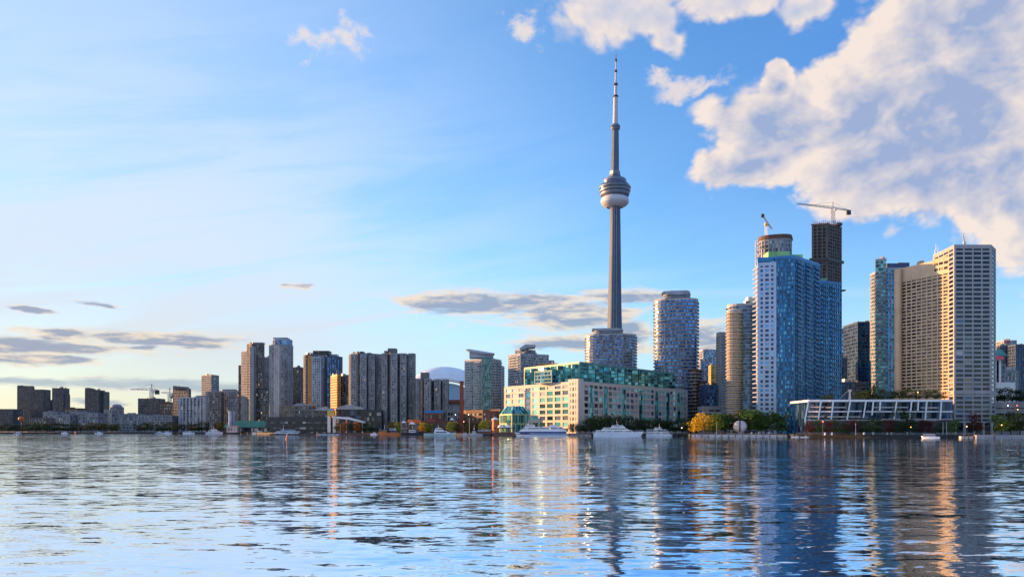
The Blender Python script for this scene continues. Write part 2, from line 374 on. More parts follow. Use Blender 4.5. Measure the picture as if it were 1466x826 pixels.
# ------------------------------------------------------------------ buildings
def fpv(px0, px1, D, depth, D1=None):
    """footprint whose front runs from px0 to px1, the body behind it along the line of sight"""
    a, b = W(px0, D), W(px1, D1 or D); d = (a+b).normalized(); e = (b-a).normalized(); n = Vector((-e.y, e.x))
    return [a, b, b+n*depth, a+n*depth]
def fp3(L_, C_, R_):
    a, c, b = W(*L_), W(*C_), W(*R_); return [a, c, b, a+b-c]
def round_fp(px0, px1, D, depth_ratio=1.0, n=22, sq=2.6):
    """rounded (super-elliptic) plan seen between px0 and px1"""
    c = W((px0+px1)/2, D); r = (px1-px0)/2*D/F; rr = r*0.985; a0 = atan2(c.x, c.y); out = []
    for i in range(n):
        t = 2*pi*i/n; x = math.copysign(abs(cos(t))**(2/sq), cos(t))*rr; y = math.copysign(abs(sin(t))**(2/sq), sin(t))*rr*depth_ratio
        out.append(Vector((c.x+x*cos(-a0)-y*sin(-a0), c.y+x*sin(-a0)+y*cos(-a0))))
    return out
def facing(a, b):
    e = b-a; n = Vector((e.y, -e.x)); mid = (a+b)/2
    return n.dot(-mid) > 0
def facade(root, poly, z0, z1, nf, bay, wall, glaz, pier=0.3, span=0.3, proud=0.35, windows=None, ring=None, balc=None, bmat=None, bh=1.1,
           roof=True, wname='wall', nb=None, roofm=None, corner=True, rooft=1.0, skip=(), name_g='glazing'):
    n = len(poly); fh = (z1-z0)/nf; g = MB(); uvs = []; off = 0; nbs = []
    for i in range(n):
        L_ = (poly[(i+1) % n]-poly[i]).length; k = (nb[i] if nb and nb[i] else max(1, round(L_/bay))); nbs.append(k); uvs.append((k, nf, off)); off += k+3
    g.prism(inset(poly, 0.02), z0, z1-0.05, 0, 0, uvs); gl = g.build(name_g, [glaz], root)
    w = MB()
    for i in range(n):
        a, b = poly[i], poly[(i+1) % n]
        if i in skip: continue
        e = (b-a); L_ = e.length; e = e/L_; nn = Vector((e.y, -e.x)); rz = atan2(e.y, e.x); bw = L_/nbs[i]; vis = facing(a, b)
        if span > 0:
            for k in range(nf+1):
                h = fh*span; z = z0+k*fh; zc = min(max(z, z0+h/2), z1-h/2-0.03)
                if not vis and k % 3: continue
                c = a+e*(L_/2)+nn*(proud/2-0.05); w.box((c.x, c.y, zc), (L_-0.02, proud+0.1, h), rz)
        if pier > 0 and vis:
            pw = bw*pier
            for k in range(nbs[i]+1):
                t = min(max(k*bw, pw/2+0.01), L_-pw/2-0.01); c = a+e*t+nn*(proud/2-0.04); w.box((c.x, c.y, (z0+z1)/2-0.015), (pw, proud+0.16, z1-z0-0.05), rz)
    if corner and pier > 0 and n <= 8:
        for i in range(n):
            p = poly[i]; e = (poly[(i+1) % n]-p); rz = atan2(e.y, e.x)
            w.box((p.x, p.y, (z0+z1)/2-0.02), (proud*2+0.24, proud*2+0.24, z1-z0-0.09), rz)
    if w.f: w.build(wname, [wall], root)
    if roof:
        r = MB(); q = inset(poly, -proud-0.12); r.prism(q, z1-0.02, z1+rooft, 0, 1); r.build('roof', [roofm or wall, M_roof], root)
    if windows:
        WM = windows; items = []
        for i in range(n):
            a, b = poly[i], poly[(i+1) % n]
            if not facing(a, b): continue
            e = (b-a); L_ = e.length; e = e/L_; nn = Vector((e.y, -e.x)); rz = atan2(e.y, e.x); bw = L_/nbs[i]; ww = bw*(1-pier)-0.04; wh = fh*(1-span)-0.04
            for r_ in range(nf):
                for k in range(nbs[i]):
                    c = a+e*((k+0.5)*bw)+nn*0.02; z = z0+(r_+0.5)*fh
                    items.append((c.length+z*0.2, c, z, ww, wh, rz))
        items.sort(key=lambda t: t[0]); rnd = random.Random(int(poly[0].x*10)); cache = {}
        rest = MB(); R0 = root.location
        for q, (dd, c, z, ww, wh, rz) in enumerate(items):
            mi = rnd.choices(range(len(WM)), [wt for _, wt in WM])[0]
            if q < 100:
                key = (round(ww, 2), round(wh, 2), mi)
                if key not in cache:
                    mb = MB(); mb.box((0, 0, 0), (ww, 0.08, wh)); o = mb.build('window', [WM[mi][0]], root, origin=(0, 0, 0)); cache[key] = o
                else:
                    o = cache[key].copy(); COL.objects.link(o)
                o.location = (c.x-R0.x, c.y-R0.y, z-R0.z); o.rotation_euler = (0, 0, rz)
            else: rest.box((c.x, c.y, z), (ww, 0.08, wh), rz, mi)
        if rest.f: o = rest.build('window', [w_[0] for w_ in WM], root); o['kind'] = 'stuff'
    if ring is not None:
        off_, z_from, z_to = ring; mb = MB(); q = inset(poly, -off_); mb.prism(q, z_from, z_from+bh); first = mb.build('balcony', [bmat or wall], root)
        k = 1
        while z_from+k*fh < z_to: at(first, dz=k*fh); k += 1
    if balc:
        for (i, t0, t1, off_) in balc:
            a, b = poly[i], poly[(i+1) % n]; e = (b-a); L_ = e.length; e = e/L_; nn = Vector((e.y, -e.x)); rz = atan2(e.y, e.x)
            c = a+e*(L_*(t0+t1)/2)+nn*(off_/2+proud*0.5); mb = MB(); mb.box((c.x, c.y, z0+fh+bh/2-0.2), (L_*(t1-t0), off_+proud, bh), rz)
            first = mb.build('balcony', [bmat or wall], root)
            for k in range(1, nf-1): at(first, dz=k*fh)
    return fh
def building(name, label, cat, poly, top, Dref, nf, bay, wall, glaz, z0=GZ, group=None, **kw):
    c = sum(poly, Vector((0, 0)))/len(poly)
    root = thing(name, label, cat, (c.x, c.y, GZ), group)
    facade(root, poly, z0, ZT(top, Dref), nf, bay, wall, glaz, **kw)
    if nf >= 12:                           # rooftop plant and a thin mast
        rn = random.Random(int(c.x*7+top*3)); zt = ZT(top, Dref)+.9; n = len(poly)
        for k in range(rn.choice((2, 3, 3))):
            q = c+(poly[rn.randrange(n)]-c)*rn.uniform(.2, .62); m = MB(); h = rn.uniform(1.2, 3.0); m.box((q.x, q.y, zt+h/2), (rn.uniform(2, 5), rn.uniform(2, 4), h), rn.random()); m.build('plant_unit', [rn.choice((M_steel, M_stone2, M_dk))], root)
        if rn.random() < .55: q = c+(poly[0]-c)*rn.uniform(-.4, .5); m = MB(); m.tube((q.x, q.y, zt), (q.x, q.y, zt+rn.uniform(4, 8)), .16, .06, 5); m.build('antenna', [M_steel], root)
    return root
def pent(root, px0, px1, pyb, pyt, D, depth, mat, name='penthouse', over=0):
    q = fpv(px0, px1, D, depth); m = MB(); m.prism(q, ZT(pyb, D), ZT(pyt, D)); return m.build(name, [mat], root)
# ------------------------------------------------------------------ land
SHORE = [(-700, 1250), (0, 1000), (343, 985), (400, 800), (520, 760), (610, 700), (700, 632), (840, 614), (984, 592), (988, 546), (1128, 531), (1136, 506), (1300, 470), (1396, 462), (1430, 455), (1466, 452), (2200, 400)]
def land():
    front = [W(px, D) for px, D in SHORE]
    m = MB()
    back = [Vector((30000, 1200)), Vector((30000, 45000)), Vector((-30000, 45000)), Vector((-30000, 5200))]
    poly = front+back
    m.face([(p.x, p.y, GZ) for p in poly])
    o = m.build('ground', [plain('ground_grass_asphalt', (0.075, 0.08, 0.06), 0.95, 0.3, scale=0.02, streak=False)], None, origin=(0, 0, 0)); o['kind'] = 'structure'
    for i in range(len(front)-1):            # the harbour wall with its coping
        pass
    q = MB()
    for i in range(len(front)-1):
        a, b = front[i], front[i+1]; e = (b-a).normalized(); n = Vector((-e.y, e.x))
        if i == len(front)-2: n = Vector((-e.y, e.x))
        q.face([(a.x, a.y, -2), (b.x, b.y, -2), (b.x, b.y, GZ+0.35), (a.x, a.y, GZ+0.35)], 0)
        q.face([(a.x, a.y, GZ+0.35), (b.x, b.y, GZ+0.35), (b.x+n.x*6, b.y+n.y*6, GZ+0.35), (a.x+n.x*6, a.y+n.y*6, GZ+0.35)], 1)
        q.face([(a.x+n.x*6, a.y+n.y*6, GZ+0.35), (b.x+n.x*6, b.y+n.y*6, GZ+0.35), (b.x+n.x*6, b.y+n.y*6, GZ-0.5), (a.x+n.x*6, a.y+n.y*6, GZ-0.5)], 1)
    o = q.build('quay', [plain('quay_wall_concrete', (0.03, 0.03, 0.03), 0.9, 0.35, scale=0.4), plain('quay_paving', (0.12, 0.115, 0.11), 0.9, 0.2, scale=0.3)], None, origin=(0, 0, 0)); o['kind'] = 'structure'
land()

def quad(a, b, depth):
    e = (b-a).normalized(); n = Vector((-e.y, e.x)); return [a, b, b+n*depth, a+n*depth]
def fin(root, pts, D, depth, mat, name, D2=None):
    """outline given as (px, py) at distance D, pushed back by depth metres"""
    m = MB(); c = W(sum(p[0] for p in pts)/len(pts), D); d = c.normalized()*depth
    f = [(*W(px, D), ZT(py, D)) for px, py in pts]; b = [(x+d.x, y+d.y, z) for x, y, z in f]
    n = len(f); m.face(f); m.face(b[::-1])
    for i in range(n): j = (i+1) % n; m.face([f[j], f[i], b[i], b[j]])
    return m.build(name, [mat], root)
def vol(root, poly, top, Dref, nf, bay, wall, glaz, z0=GZ, **kw): return facade(root, poly, z0, ZT(top, Dref), nf, bay, wall, glaz, **kw)

# ------------------------------------------------------------------ the tall broadcasting tower
def tower():
    D = 1130; base = W(877.6, D); t = thing('broadcasting_tower', 'very tall slender grey concrete tower with round observation pod and antenna spire', 'tower', (base.x, base.y, GZ))
    def z(py): return ZT(py, D)-GZ
    u = D/F
    sh = MB(); n = 48
    prof = [(615, 17), (560, 14.6), (520, 13.2), (480, 12.0), (440, 10.8), (400, 9.9), (350, 9.0), (318, 8.4), (292, 8.2)]
    rings = []
    for py, hw in prof:
        ring = []
        for i in range(n):
            a = 2*pi*i/n+pi/2+0.35
            lob = 0.5+0.5*cos(3*a-0.4)                      # three buttress legs round a hexagonal core
            r = hw*u*(0.66+0.36*lob**1.8) if py > 300 else hw*u*(0.80+0.16*lob)
            ring.append((r*cos(a), r*sin(a), z(py)))
        rings.append(ring)
    for k in range(len(rings)-1):
        for i in range(n):
            j = (i+1) % n; sh.face([rings[k][i], rings[k][j], rings[k+1][j], rings[k+1][i]], 0, None, False)
    sh.build('shaft', [M_tower], t, origin=(0, 0, 0))
    def part(name, prof, mats, ms=None, nn=48, smooth=True):
        m = MB(); m.lathe([(r*u, z(py)) for r, py in prof], n=nn, ms=ms, smooth=smooth); return m.build(name, mats, t, origin=(0, 0, 0))
    PG = plain('pod_steel', (0.15, 0.18, 0.25), 0.45, 0.08, metal=0.2); PW = plain('radome_white', (0.50, 0.53, 0.60), 0.5, 0.05); PD = plain('pod_windows', (0.03, 0.05, 0.09), 0.15, 0.1)
    part('radome', [(7, 297.5), (12, 297), (16.5, 294.5), (19.4, 291.5), (20.3, 288.5), (19.6, 285), (17.5, 283), (15, 282)], [PW])
    pod = part('pod', [(15, 283), (19.8, 281), (20.6, 279.6), (20.9, 277.6), (20.9, 276), (21.9, 275.4), (22.1, 273.6), (21.5, 272.8), (21.7, 271.2), (22.6, 270.4), (22.6, 268.8), (21.5, 267.8), (20.6, 265.8), (18.2, 264.2), (14.5, 263)],
               [PG, PD], ms=[0, 0, 0, 1, 0, 0, 0, 1, 0, 0, 0, 1, 0, 0])
    part('upper_deck', [(15, 265), (16.3, 263), (16.6, 260.4), (16.2, 260.2), (15.9, 258.2), (15.0, 257.0), (9, 255.4), (4, 255)], [plain('deck_blue_glass', (0.05, 0.09, 0.20), 0.2), PG], ms=[0, 0, 1, 1, 1, 1, 1])
    part('pod_neck', [(8.2, 257), (8.2, 251), (7.4, 250.5), (7.4, 245.5), (5.6, 244)], [PG, M_tower], ms=[1, 1, 0, 0], nn=6, smooth=False)
    part('upper_shaft', [(5.6, 250), (5.5, 230), (5.1, 205), (4.8, 186)], [M_tower], nn=6, smooth=False)
    part('sky_pod', [(4.6, 187.5), (6.2, 185.5), (7.0, 183.6), (7.0, 181.8), (6.0, 179.6), (4.2, 178)], [PG, PD], ms=[0, 0, 1, 0, 0], nn=24)
    AW = plain('antenna_white', (0.45, 0.46, 0.50), 0.5, 0.06); AR = plain('antenna_red', (0.16, 0.03, 0.035), 0.6)
    part('antenna', [(4.3, 180), (3.7, 177), (3.4, 158), (3.0, 139), (2.1, 136), (2.0, 122), (1.3, 120), (1.25, 103), (0.85, 101), (0.8, 88), (0.55, 86), (0.4, 78.5), (0.05, 77.5)],
         [AW, AR], ms=[0, 0, 0, 0, 0, 0, 0, 0, 0, 1, 1, 1], nn=12)
    for py, r in ((138, 3.8), (121, 3.1), (102, 2.0), (86.5, 1.6)):
        part('antenna_collar', [(r*0.6, py+2.4), (r, py+1.2), (r*0.95, py-0.6), (r*0.5, py-1.8)], [M_dk], nn=12)
    for s_ in (-1, 1):                         # glazed lift strips running up the shaft
        m = MB()
        for k in range(len(prof)-1):
            (pa, ha), (pb, hb) = prof[k], prof[k+1]; xa, xb = s_*ha*u*.16, s_*hb*u*.16; ya, yb = -ha*u*.99, -hb*u*.99
            m.face([(xa-.5, ya, z(pa)), (xa+.5, ya, z(pa)), (xb+.5, yb, z(pb)), (xb-.5, yb, z(pb))]); m.face([(xa-.5, ya+1.2, z(pa)), (xa-.5, ya, z(pa)), (xb-.5, yb, z(pb)), (xb-.5, yb+1.2, z(pb))]); m.face([(xa+.5, ya, z(pa)), (xa+.5, ya+1.2, z(pa)), (xb+.5, yb+1.2, z(pb)), (xb+.5, yb, z(pb))])
        m.build('lift_strip', [plain('lift_strip_metal', (.22, .25, .30), .4)], t, origin=(0, 0, 0))
    t.rotation_euler = (0, R(0.45), 0)
tower()

# ------------------------------------------------------------------ far left skyline
FL = 'towers far off to the west along the shore'
building('far_block', 'low dark block at the far western end of the skyline', 'building', fpv(-40, 18, 1500, 30), 586, 1500, 9, 4, M_far2, G_far, pier=.35, span=.35)
b = building('twin_tower', 'dark far tower with a stepped sloping roof, west end of the skyline', 'building', fp3((25, 1600), (47, 1590), (49, 1620)), 553, 1590, 22, 4.2, M_far, G_far, pier=.35, span=.3, group=FL)
vol(b, fpv(44, 62, 1575, 24), 558, 1575, 21, 4, M_far2, G_far, pier=.4, span=.3); fin(b, [(25, 553), (25, 551.5), (44, 552.5), (49, 555.5), (49, 557)], 1596, 14, M_far2, 'sloping_roof')
building('far_block', 'short dark block joining two far western towers', 'building', fpv(60, 76, 1640, 20), 574, 1640, 14, 4, M_far2, G_far, pier=.3, span=.35)
b = building('slab_tower', 'slim dark far tower with a lower shoulder on its east side', 'building', fpv(75, 90, 1560, 22), 556, 1560, 21, 3.6, M_far2, G_far, pier=.3, span=.3, group=FL)
vol(b, fpv(90, 93.5, 1566, 16), 565, 1566, 18, 3.6, M_far, G_far, pier=.3, span=.3)
b = building('curved_roof_tower', 'far dark tower with a curved roof falling to the east', 'building', fpv(122, 141, 1560, 24), 558, 1560, 20, 3.8, M_far2, G_far, pier=.3, span=.3, group=FL, roof=False)
fin(b, [(121.6, 558.2), (121.6, 555.2), (127, 554.8), (134, 556), (141.4, 559), (141.4, 560)], 1558, 26, M_far2, 'curved_roof'); vol(b, fpv(140, 149, 1572, 20), 561, 1572, 19, 3.8, M_far, G_far, pier=.3, span=.3)
rr = random.Random(5)
names = ['pale blue-grey low apartment block behind the trees', 'grey low apartment block with a gabled front', 'low brown block with a flat roof between far towers', 'pale stepped apartment block east of the far slim tower',
         'low slate-blue apartment block below the curved-roof tower', 'narrow grey block left of the domed block', 'low bluish block with a domed top', 'pale blue-grey apartment block with projecting bays', 'blue-grey terrace block beside the construction site', 'low dark block behind the harbour trees', 'brown block right of the far construction cranes']
spec = [(62, 82, 590, 1300, M_slate, 6), (80, 100, 594, 1200, M_slate, 6), (93, 112, 585, 1450, M_brown, 7), (100, 122, 590, 1250, M_slate, 6), (112, 140, 592, 1200, M_slate, 6), (149, 160, 587, 1350, M_stone2, 6),
        (158, 176, 583, 1400, M_slate, 7), (170, 205, 593, 1130, M_slate, 6), (205, 246, 595, 1120, M_slate, 6), (40, 66, 599, 1250, M_far2, 5), (228, 250, 577, 1350, M_brown, 8)]
for nm_, (x0, x1, ty, D, mt, nf) in zip(names, spec):
    b = building('low_apartment_block', nm_, 'building', fpv(x0, x1, D, 20, D+(8 if rr.random() < .5 else -8)), ty, D, nf, 4.5, mt, G_grey, pier=.3, span=.35)
    if 'dome' in nm_:
        m = MB(); c = W(167, D+8); m.lathe([(9, ZT(583, D)), (8.4, ZT(580.5, D)), (5.8, ZT(578.8, D)), (0.2, ZT(578, D))], c=(c.x, c.y), n=16); m.build('dome', [M_slate], b)
    else: pent(b, x0+(x1-x0)*.35, x0+(x1-x0)*.6, ty, ty-2.2, D+6, 8, mt)
b = building('unfinished_block', 'dark unfinished concrete block with two tower cranes above', 'building', fpv(198, 227, 1400, 26), 571, 1400, 12, 5, M_far2, G_far, pier=.3, span=.35)
b = building('slanted_roof_block', 'dark mid-rise block with a slightly slanted roof beside the striped block', 'building', fp3((248, 1180), (270, 1160), (273, 1200)), 556, 1160, 15, 3.6, M_stone, G_dark, pier=.3, span=.3)
fin(b, [(247.6, 556.2), (247.6, 552), (270.5, 554), (270.5, 556.2)], 1163, 22, M_stone, 'sloping_roof')
b = building('striped_block', 'grey block with tall pale vertical stripes beside the slanted roof block', 'building', fp3((257, 1120), (293, 1100), (297, 1130)), 569, 1100, 12, 7.2, M_pblue, G_dark, pier=.42, span=.12, proud=1.0)
pent(b, 281, 292, 569, 566, 1110, 10, M_stone2)
b = building('solitary_tower', 'single grey-blue tower rising behind the long low stone apartments', 'building', fp3((289, 1290), (303, 1270), (313, 1290)), 537, 1270, 26, 3.6, M_stone2, G_grey, pier=.25, span=.3)
b = building('stone_apartments', 'long grey stone apartment block west of the tall dark towers', 'building', fp3((295, 1060), (346, 1040), (350, 1075)), 560, 1040, 16, 3.6, M_stone2, G_dark, pier=.38, span=.32)
vol(b, fpv(300, 316, 1034, 10), 562, 1034, 15, 3.6, M_stone, G_dark, pier=.3, span=.3); pent(b, 318, 335, 560, 557, 1052, 12, M_stone2)
b = building('stone_apartments', 'long grey apartment block in front of the two tall dark towers', 'building', fp3((350, 1040), (404, 1010), (415, 1045)), 557, 1010, 16, 3.4, M_stone2, G_grey, pier=.34, span=.3)
vol(b, fpv(366, 384, 1008, 8), 559, 1008, 16, 3.4, M_stone, G_dark, pier=.3, span=.3); vol(b, fpv(389, 404, 1002, 8), 553, 1002, 17, 3.4, M_brown, G_dark, pier=.3, span=.3)
building('stone_apartments', 'lower grey-brown apartment block east of the long stone apartments', 'building', fp3((404, 985), (430, 960), (436, 985)), 580, 960, 10, 3.6, M_stone, G_dark, pier=.35, span=.3)
# the two tall dark towers
TP = 'dark condominium towers left of the stadium'
b = building('stepped_tower', 'tall dark brown tower with stepped golden west edge, first of the tall towers', 'building', fp3((354, 1010), (361, 1000), (378, 1016)), 492, 1000, 34, 3.2, M_stone, G_dark, pier=.3, span=.25, group=TP)
vol(b, fp3((346, 1024), (356, 1012), (362, 1030)), 503, 1012, 31, 3.2, M_stone2, G_dark, pier=.4, span=.25); vol(b, fpv(342, 348, 1034, 20), 524, 1034, 25, 3.2, M_brown, G_dark, pier=.35, span=.25)
vol(b, fpv(359, 363, 996, 8), 497, 996, 33, 3, M_stone2, G_grey, pier=.5, span=.15)
pent(b, 358, 376, 492, 490, 1010, 10, M_stone2)
b = building('crowned_tower', 'tall grey glass tower with a pale blue rounded crown left of the stadium', 'building', round_fp(386, 419, 1000, .8, 18), 494, 985, 35, 3.2, M_stone2, G_grey, pier=.35, span=.25, group=TP)
vol(b, round_fp(391, 418, 998, .8, 16), 486, 985, 2, 5, M_pblue, G_blue, z0=ZT(494, 985)+1, pier=.15, span=.15); pent(b, 391, 411, 486, 483, 1000, 14, M_pblue, 'crown')
vol(b, fpv(393, 399, 965, 5), 496, 965, 34, 3, M_pale, G_grey, pier=.5, span=.2)
building('slab_tower', 'narrow olive-grey tower squeezed behind the two tall dark towers', 'building', fpv(378, 390, 1100, 20), 512, 1100, 30, 3.4, M_stone2, G_far, pier=.35, span=.25)
building('slab_tower', 'narrow dark tower standing behind the blue-crowned tower', 'building', fp3((419, 1100), (430, 1090), (434, 1105)), 526, 1090, 26, 3.4, M_far, G_dark, pier=.4, span=.3)
b = building('glass_tower', 'dark glass tower with painted golden reflections and a black rooftop box', 'building', fp3((435, 960), (441, 948), (466, 955)), 508, 948, 30, 3.2, M_stone, G_grey, pier=.3, span=.22, group=TP)
vol(b, round_fp(460, 490, 965, .8, 16), 511, 955, 29, 3.2, M_navy, G_blue, pier=.3, span=.3); pent(b, 448, 471, 507.5, 502, 962, 14, M_dk); pent(b, 468, 482, 511, 507, 970, 12, M_pblue)
vol(b, fpv(447, 459, 944, 6), 512, 944, 29, 2.6, M_pblue, G_cond, pier=.3, span=.2); vol(b, fpv(441.5, 446, 946, 5), 510, 946, 29, 2.6, M_gold, G_dark, pier=.4, span=.5)  # golden reflection put in as a gold-coloured strip
b = building('sunlit_orange_tower', 'narrow tower coloured orange for the low sun beside a dark slab', 'building', fp3((474, 905), (483, 880), (487, 884)), 537, 880, 22, 3, M_gold, G_hot, pier=.3, span=.4)  # orange sunlight is put into this tower's wall colour
building('slab_tower', 'dark striped slab tower right of the orange tower', 'building', fpv(486, 500, 900, 20), 539, 900, 22, 3.6, M_stone, G_dark, pier=.4, span=.2)
b = building('faceted_tower', 'dark grey stone tower with a row of flat bays, left one of the matching pair', 'building', fp3((500, 850), (512, 832), (546, 850)), 506, 832, 30, 3.0, M_stone, G_dark, pier=.38, span=.3, group='matching dark stone towers left of the stadium')
for x0, x1, dd in ((503, 510, 834), (516, 524, 826), (528, 536, 830), (539, 546, 838)): vol(b, fpv(x0, x1, dd, 9), 508+(x0 > 520)*1.5, dd, 30, 2.4, M_stone2, G_dark, pier=.34, span=.3)
pent(b, 511, 520, 506, 503, 842, 10, M_stone); pent(b, 505, 508, 506, 504, 842, 5, M_stone)
b = building('faceted_tower', 'dark grey stone tower with a tall rooftop box, right one of the matching pair', 'building', fp3((545, 840), (560, 818), (593, 838)), 506.5, 818, 30, 3.0, M_stone, G_dark, pier=.38, span=.3, group='matching dark stone towers left of the stadium')
for x0, x1, dd in ((547, 554, 820), (560, 568, 812), (573, 581, 816), (585, 593, 826)): vol(b, fpv(x0, x1, dd, 9), 507+(x0 > 590)*1.5, dd, 30, 2.4, M_stone2, G_dark, pier=.34, span=.3)
pent(b, 555, 567, 506, 498.5, 830, 10, M_stone); pent(b, 550, 554, 506, 502, 828, 5, M_stone)
b = building('stone_midrise', 'lower dark stone tower in front of the white stadium dome', 'building', fp3((592, 812), (604, 795), (642, 815)), 545, 795, 20, 3.0, M_stone, G_dark, pier=.36, span=.3)
for x0, x1, dd in ((596, 602, 800), (608, 616, 792), (622, 630, 798), (634, 641, 804)): vol(b, fpv(x0, x1, dd, 8), 543+(x0 > 620), dd, 20, 2.4, M_stone2, G_dark, pier=.34, span=.3)
pent(b, 602, 613, 545, 533, 806, 12, M_stone)
# stadium dome
def stadium():
    D0 = 1010; c = W(645, D0+60); t = thing('stadium', 'white arched stadium roof showing between the dark stone tower and glass condominium', 'stadium', (c.x, c.y, GZ))
    SW = plain('stadium_white', (0.80, 0.85, 0.92), 0.5, 0.05); SB = plain('stadium_blue_wall', (0.36, 0.58, 0.78), 0.5, 0.06)
    u = D0/F; cx = W(634, D0).x
    def arch(hw, zs, rise, y0, y1, th, name, mat, n=40):
        m = MB(); pr = []
        for i in range(n+1):
            a = pi*i/n; pr.append((cx-hw*cos(a), zs+rise*sin(a)))
        inn = [(cx-(hw-th)*cos(pi*i/n), zs+(rise-th)*sin(pi*i/n)) for i in range(n+1)]
        for i in range(n):
            a, b_, c_, d_ = pr[i], pr[i+1], inn[i+1], inn[i]
            m.face([(a[0], y0, a[1]), (a[0], y1, a[1]), (b_[0], y1, b_[1]), (b_[0], y0, b_[1])], 0, None, True)
            m.face([(d_[0], y0, d_[1]), (c_[0], y0, c_[1]), (c_[0], y1, c_[1]), (d_[0], y1, d_[1])])
            m.face([(a[0], y0, a[1]), (b_[0], y0, b_[1]), (c_[0], y0, c_[1]), (d_[0], y0, d_[1])])
            m.face([(a[0], y1, a[1]), (d_[0], y1, d_[1]), (c_[0], y1, c_[1]), (b_[0], y1, b_[1])])
        return m.build(name, [mat], t)
    z0 = ZT(572, D0)
    arch(64*u, z0, 49*u, D0+22, D0+100, 3, 'roof_panel', SW)
    arch(52*u, z0, 31*u, D0+2, D0+26, 3.0, 'roof_panel', SW)
    m = MB(); n = 40                          # sloping roof shell between the two arches
    for i in range(n):
        def Pa(k, j):
            a = pi*k/n; f = j/6; g_ = sin(f*pi/2); return (cx-((52+11.5*f)*u)*cos(a), D0+3+19*f, z0+((30.8+17.7*g_)*u)*sin(a))
        for j in range(6): m.face([Pa(i, j), Pa(i+1, j), Pa(i+1, j+1), Pa(i, j+1)], 0, None, True)
    m.build('front_shell', [plain('stadium_shell', (0.74, 0.82, 0.92), 0.5, 0.04)], t)
    for k in range(6): arch((64.3)*u, z0, 49.4*u, D0+30+k*12, D0+31+k*12, 1.2, 'roof_rib', plain('rib_grey', (0.42, 0.47, 0.55), 0.5))
    m = MB(); n = 30; f = [(cx-(45*u)*cos(pi*i/n), D0+9, z0+(24.5*u)*sin(pi*i/n)) for i in range(n+1)]; m.face(f[::-1]); m.face([(x, y+4, z) for x, y, z in f]); m.build('end_wall', [SB], t)
    m = MB(); m.box((cx, D0+8, z0-2.2), (104*u, 18, 4)); m.build('red_band', [M_rust], t)
    m = MB(); m.box((cx, D0+52, (z0-4.4+GZ)/2), (104*u, 96, z0-4.4-GZ)); m.build('base_wall', [M_pblue], t)
    for k in range(9):
        m = MB(); m.box((cx-46*u+k*11.5*u, D0+3.4, (z0-4.4+GZ)/2), (1.6, 1.2, z0-5-GZ)); m.build('pilaster', [M_conc], t)
stadium()
# glass condominiums with wing roofs
def wing(b, pts, D, depth, mat=None): return fin(b, pts, D, depth, mat or M_pblue, 'wing_roof')
b = building('winged_condominium', 'blue-white glass condominium right of the stadium with a wing-shaped roof', 'building', fp3((666, 792), (703, 770), (717, 790)), 514, 770, 27, 3.2, M_pale, G_cond, pier=.16, span=.34, balc=[(0, .04, .3, 1.2), (0, .42, .62, 1.2), (1, .5, 1, 1.5)], bmat=M_pblue)
vol(b, fp3((708, 800), (714, 792), (721, 806)), 524, 792, 25, 3.2, M_steel, G_cond, pier=.2, span=.3, ring=(1.2, GZ+4, ZT(526, 792)), bmat=M_pale)
pent(b, 672, 706, 512, 505, 782, 14, M_pblue); wing(b, [(667, 500), (672, 499.6), (690, 502.5), (708, 505.5), (708, 507), (690, 506), (672, 503)], 778, 14)
vol(b, fpv(690, 703, 766, 6), 514, 766, 27, 2.4, M_teal, G_cond, pier=.2, span=.2)
b = building('winged_condominium', 'stepped blue-grey condominium with an angled louvre roof behind the quayside terminal', 'building', fp3((728, 880), (745, 862), (785, 878)), 507, 862, 30, 3.2, M_pblue, G_grey, pier=.2, span=.35, balc=[(0, .1, .9, 1.2), (1, .05, .45, 1.2)], bmat=M_pblue)
vol(b, fp3((738, 884), (752, 874), (766, 886)), 501, 874, 3, 3.2, M_pblue, G_grey, z0=ZT(507, 874)+1, pier=.2, span=.3); wing(b, [(743, 499), (752, 493), (767, 493.5), (766, 497), (755, 498), (745, 502)], 872, 16)
vol(b, fpv(783, 793, 886, 14), 517, 886, 26, 3, M_pblue, G_grey, pier=.2, span=.3)
def condo(name, label, px0, px1, D, top, nf, lower=None):
    b = building(name, label, 'building', round_fp(px0, px1, D, .8, 26, 2.9), top, D-14, nf, 3.0, M_pale, G_round, pier=.0, span=.22, ring=(1.3, GZ+4.2, ZT(top+2, D-14)), bmat=M_balc, bh=.62, corner=False, proud=.2)
    return b
b = condo('round_condominium', 'round-fronted banded condominium standing at the foot of the tall tower', 838, 911, 900, 480, 33)
vol(b, round_fp(851, 892, 895, .7, 20), 472, 880, 2, 4, M_pblue, G_navy, z0=ZT(480, 886)+1, pier=0, span=.3, corner=False); wing(b, [(847, 471.5), (849, 470), (884, 469.5), (892, 471), (892, 473), (855, 473.5)], 885, 22)
b = condo('round_condominium', 'tall banded condominium with a flat wing roof right of the tall tower', 937, 999, 826, 429, 38)
vol(b, round_fp(950, 988, 824, .7, 20), 419.5, 809, 2, 4, M_pblue, G_navy, z0=ZT(429, 812)+1, pier=0, span=.3, corner=False); wing(b, [(947, 419.6), (950, 417), (962, 416), (984, 415.6), (988, 417), (988, 420), (955, 421)], 814, 18)
vol(b, fp3((982, 814), (996, 798), (1004, 814)), 529, 798, 18, 3, M_brown, G_dark, pier=.1, span=.4, ring=(.8, GZ+4, ZT(531, 798)), bmat=M_pale, bh=.8); vol(b, fp3((994, 814), (1006, 795), (1012, 809)), 546, 795, 14, 3, M_brown, G_dark, pier=.1, span=.4, ring=(.8, GZ+4, ZT(548, 795)), bmat=M_pale, bh=.8)
b = condo('round_condominium', 'banded condominium with golden west side and a stepped top, left of the blue tower', 1042, 1092, 640, 435, 36)
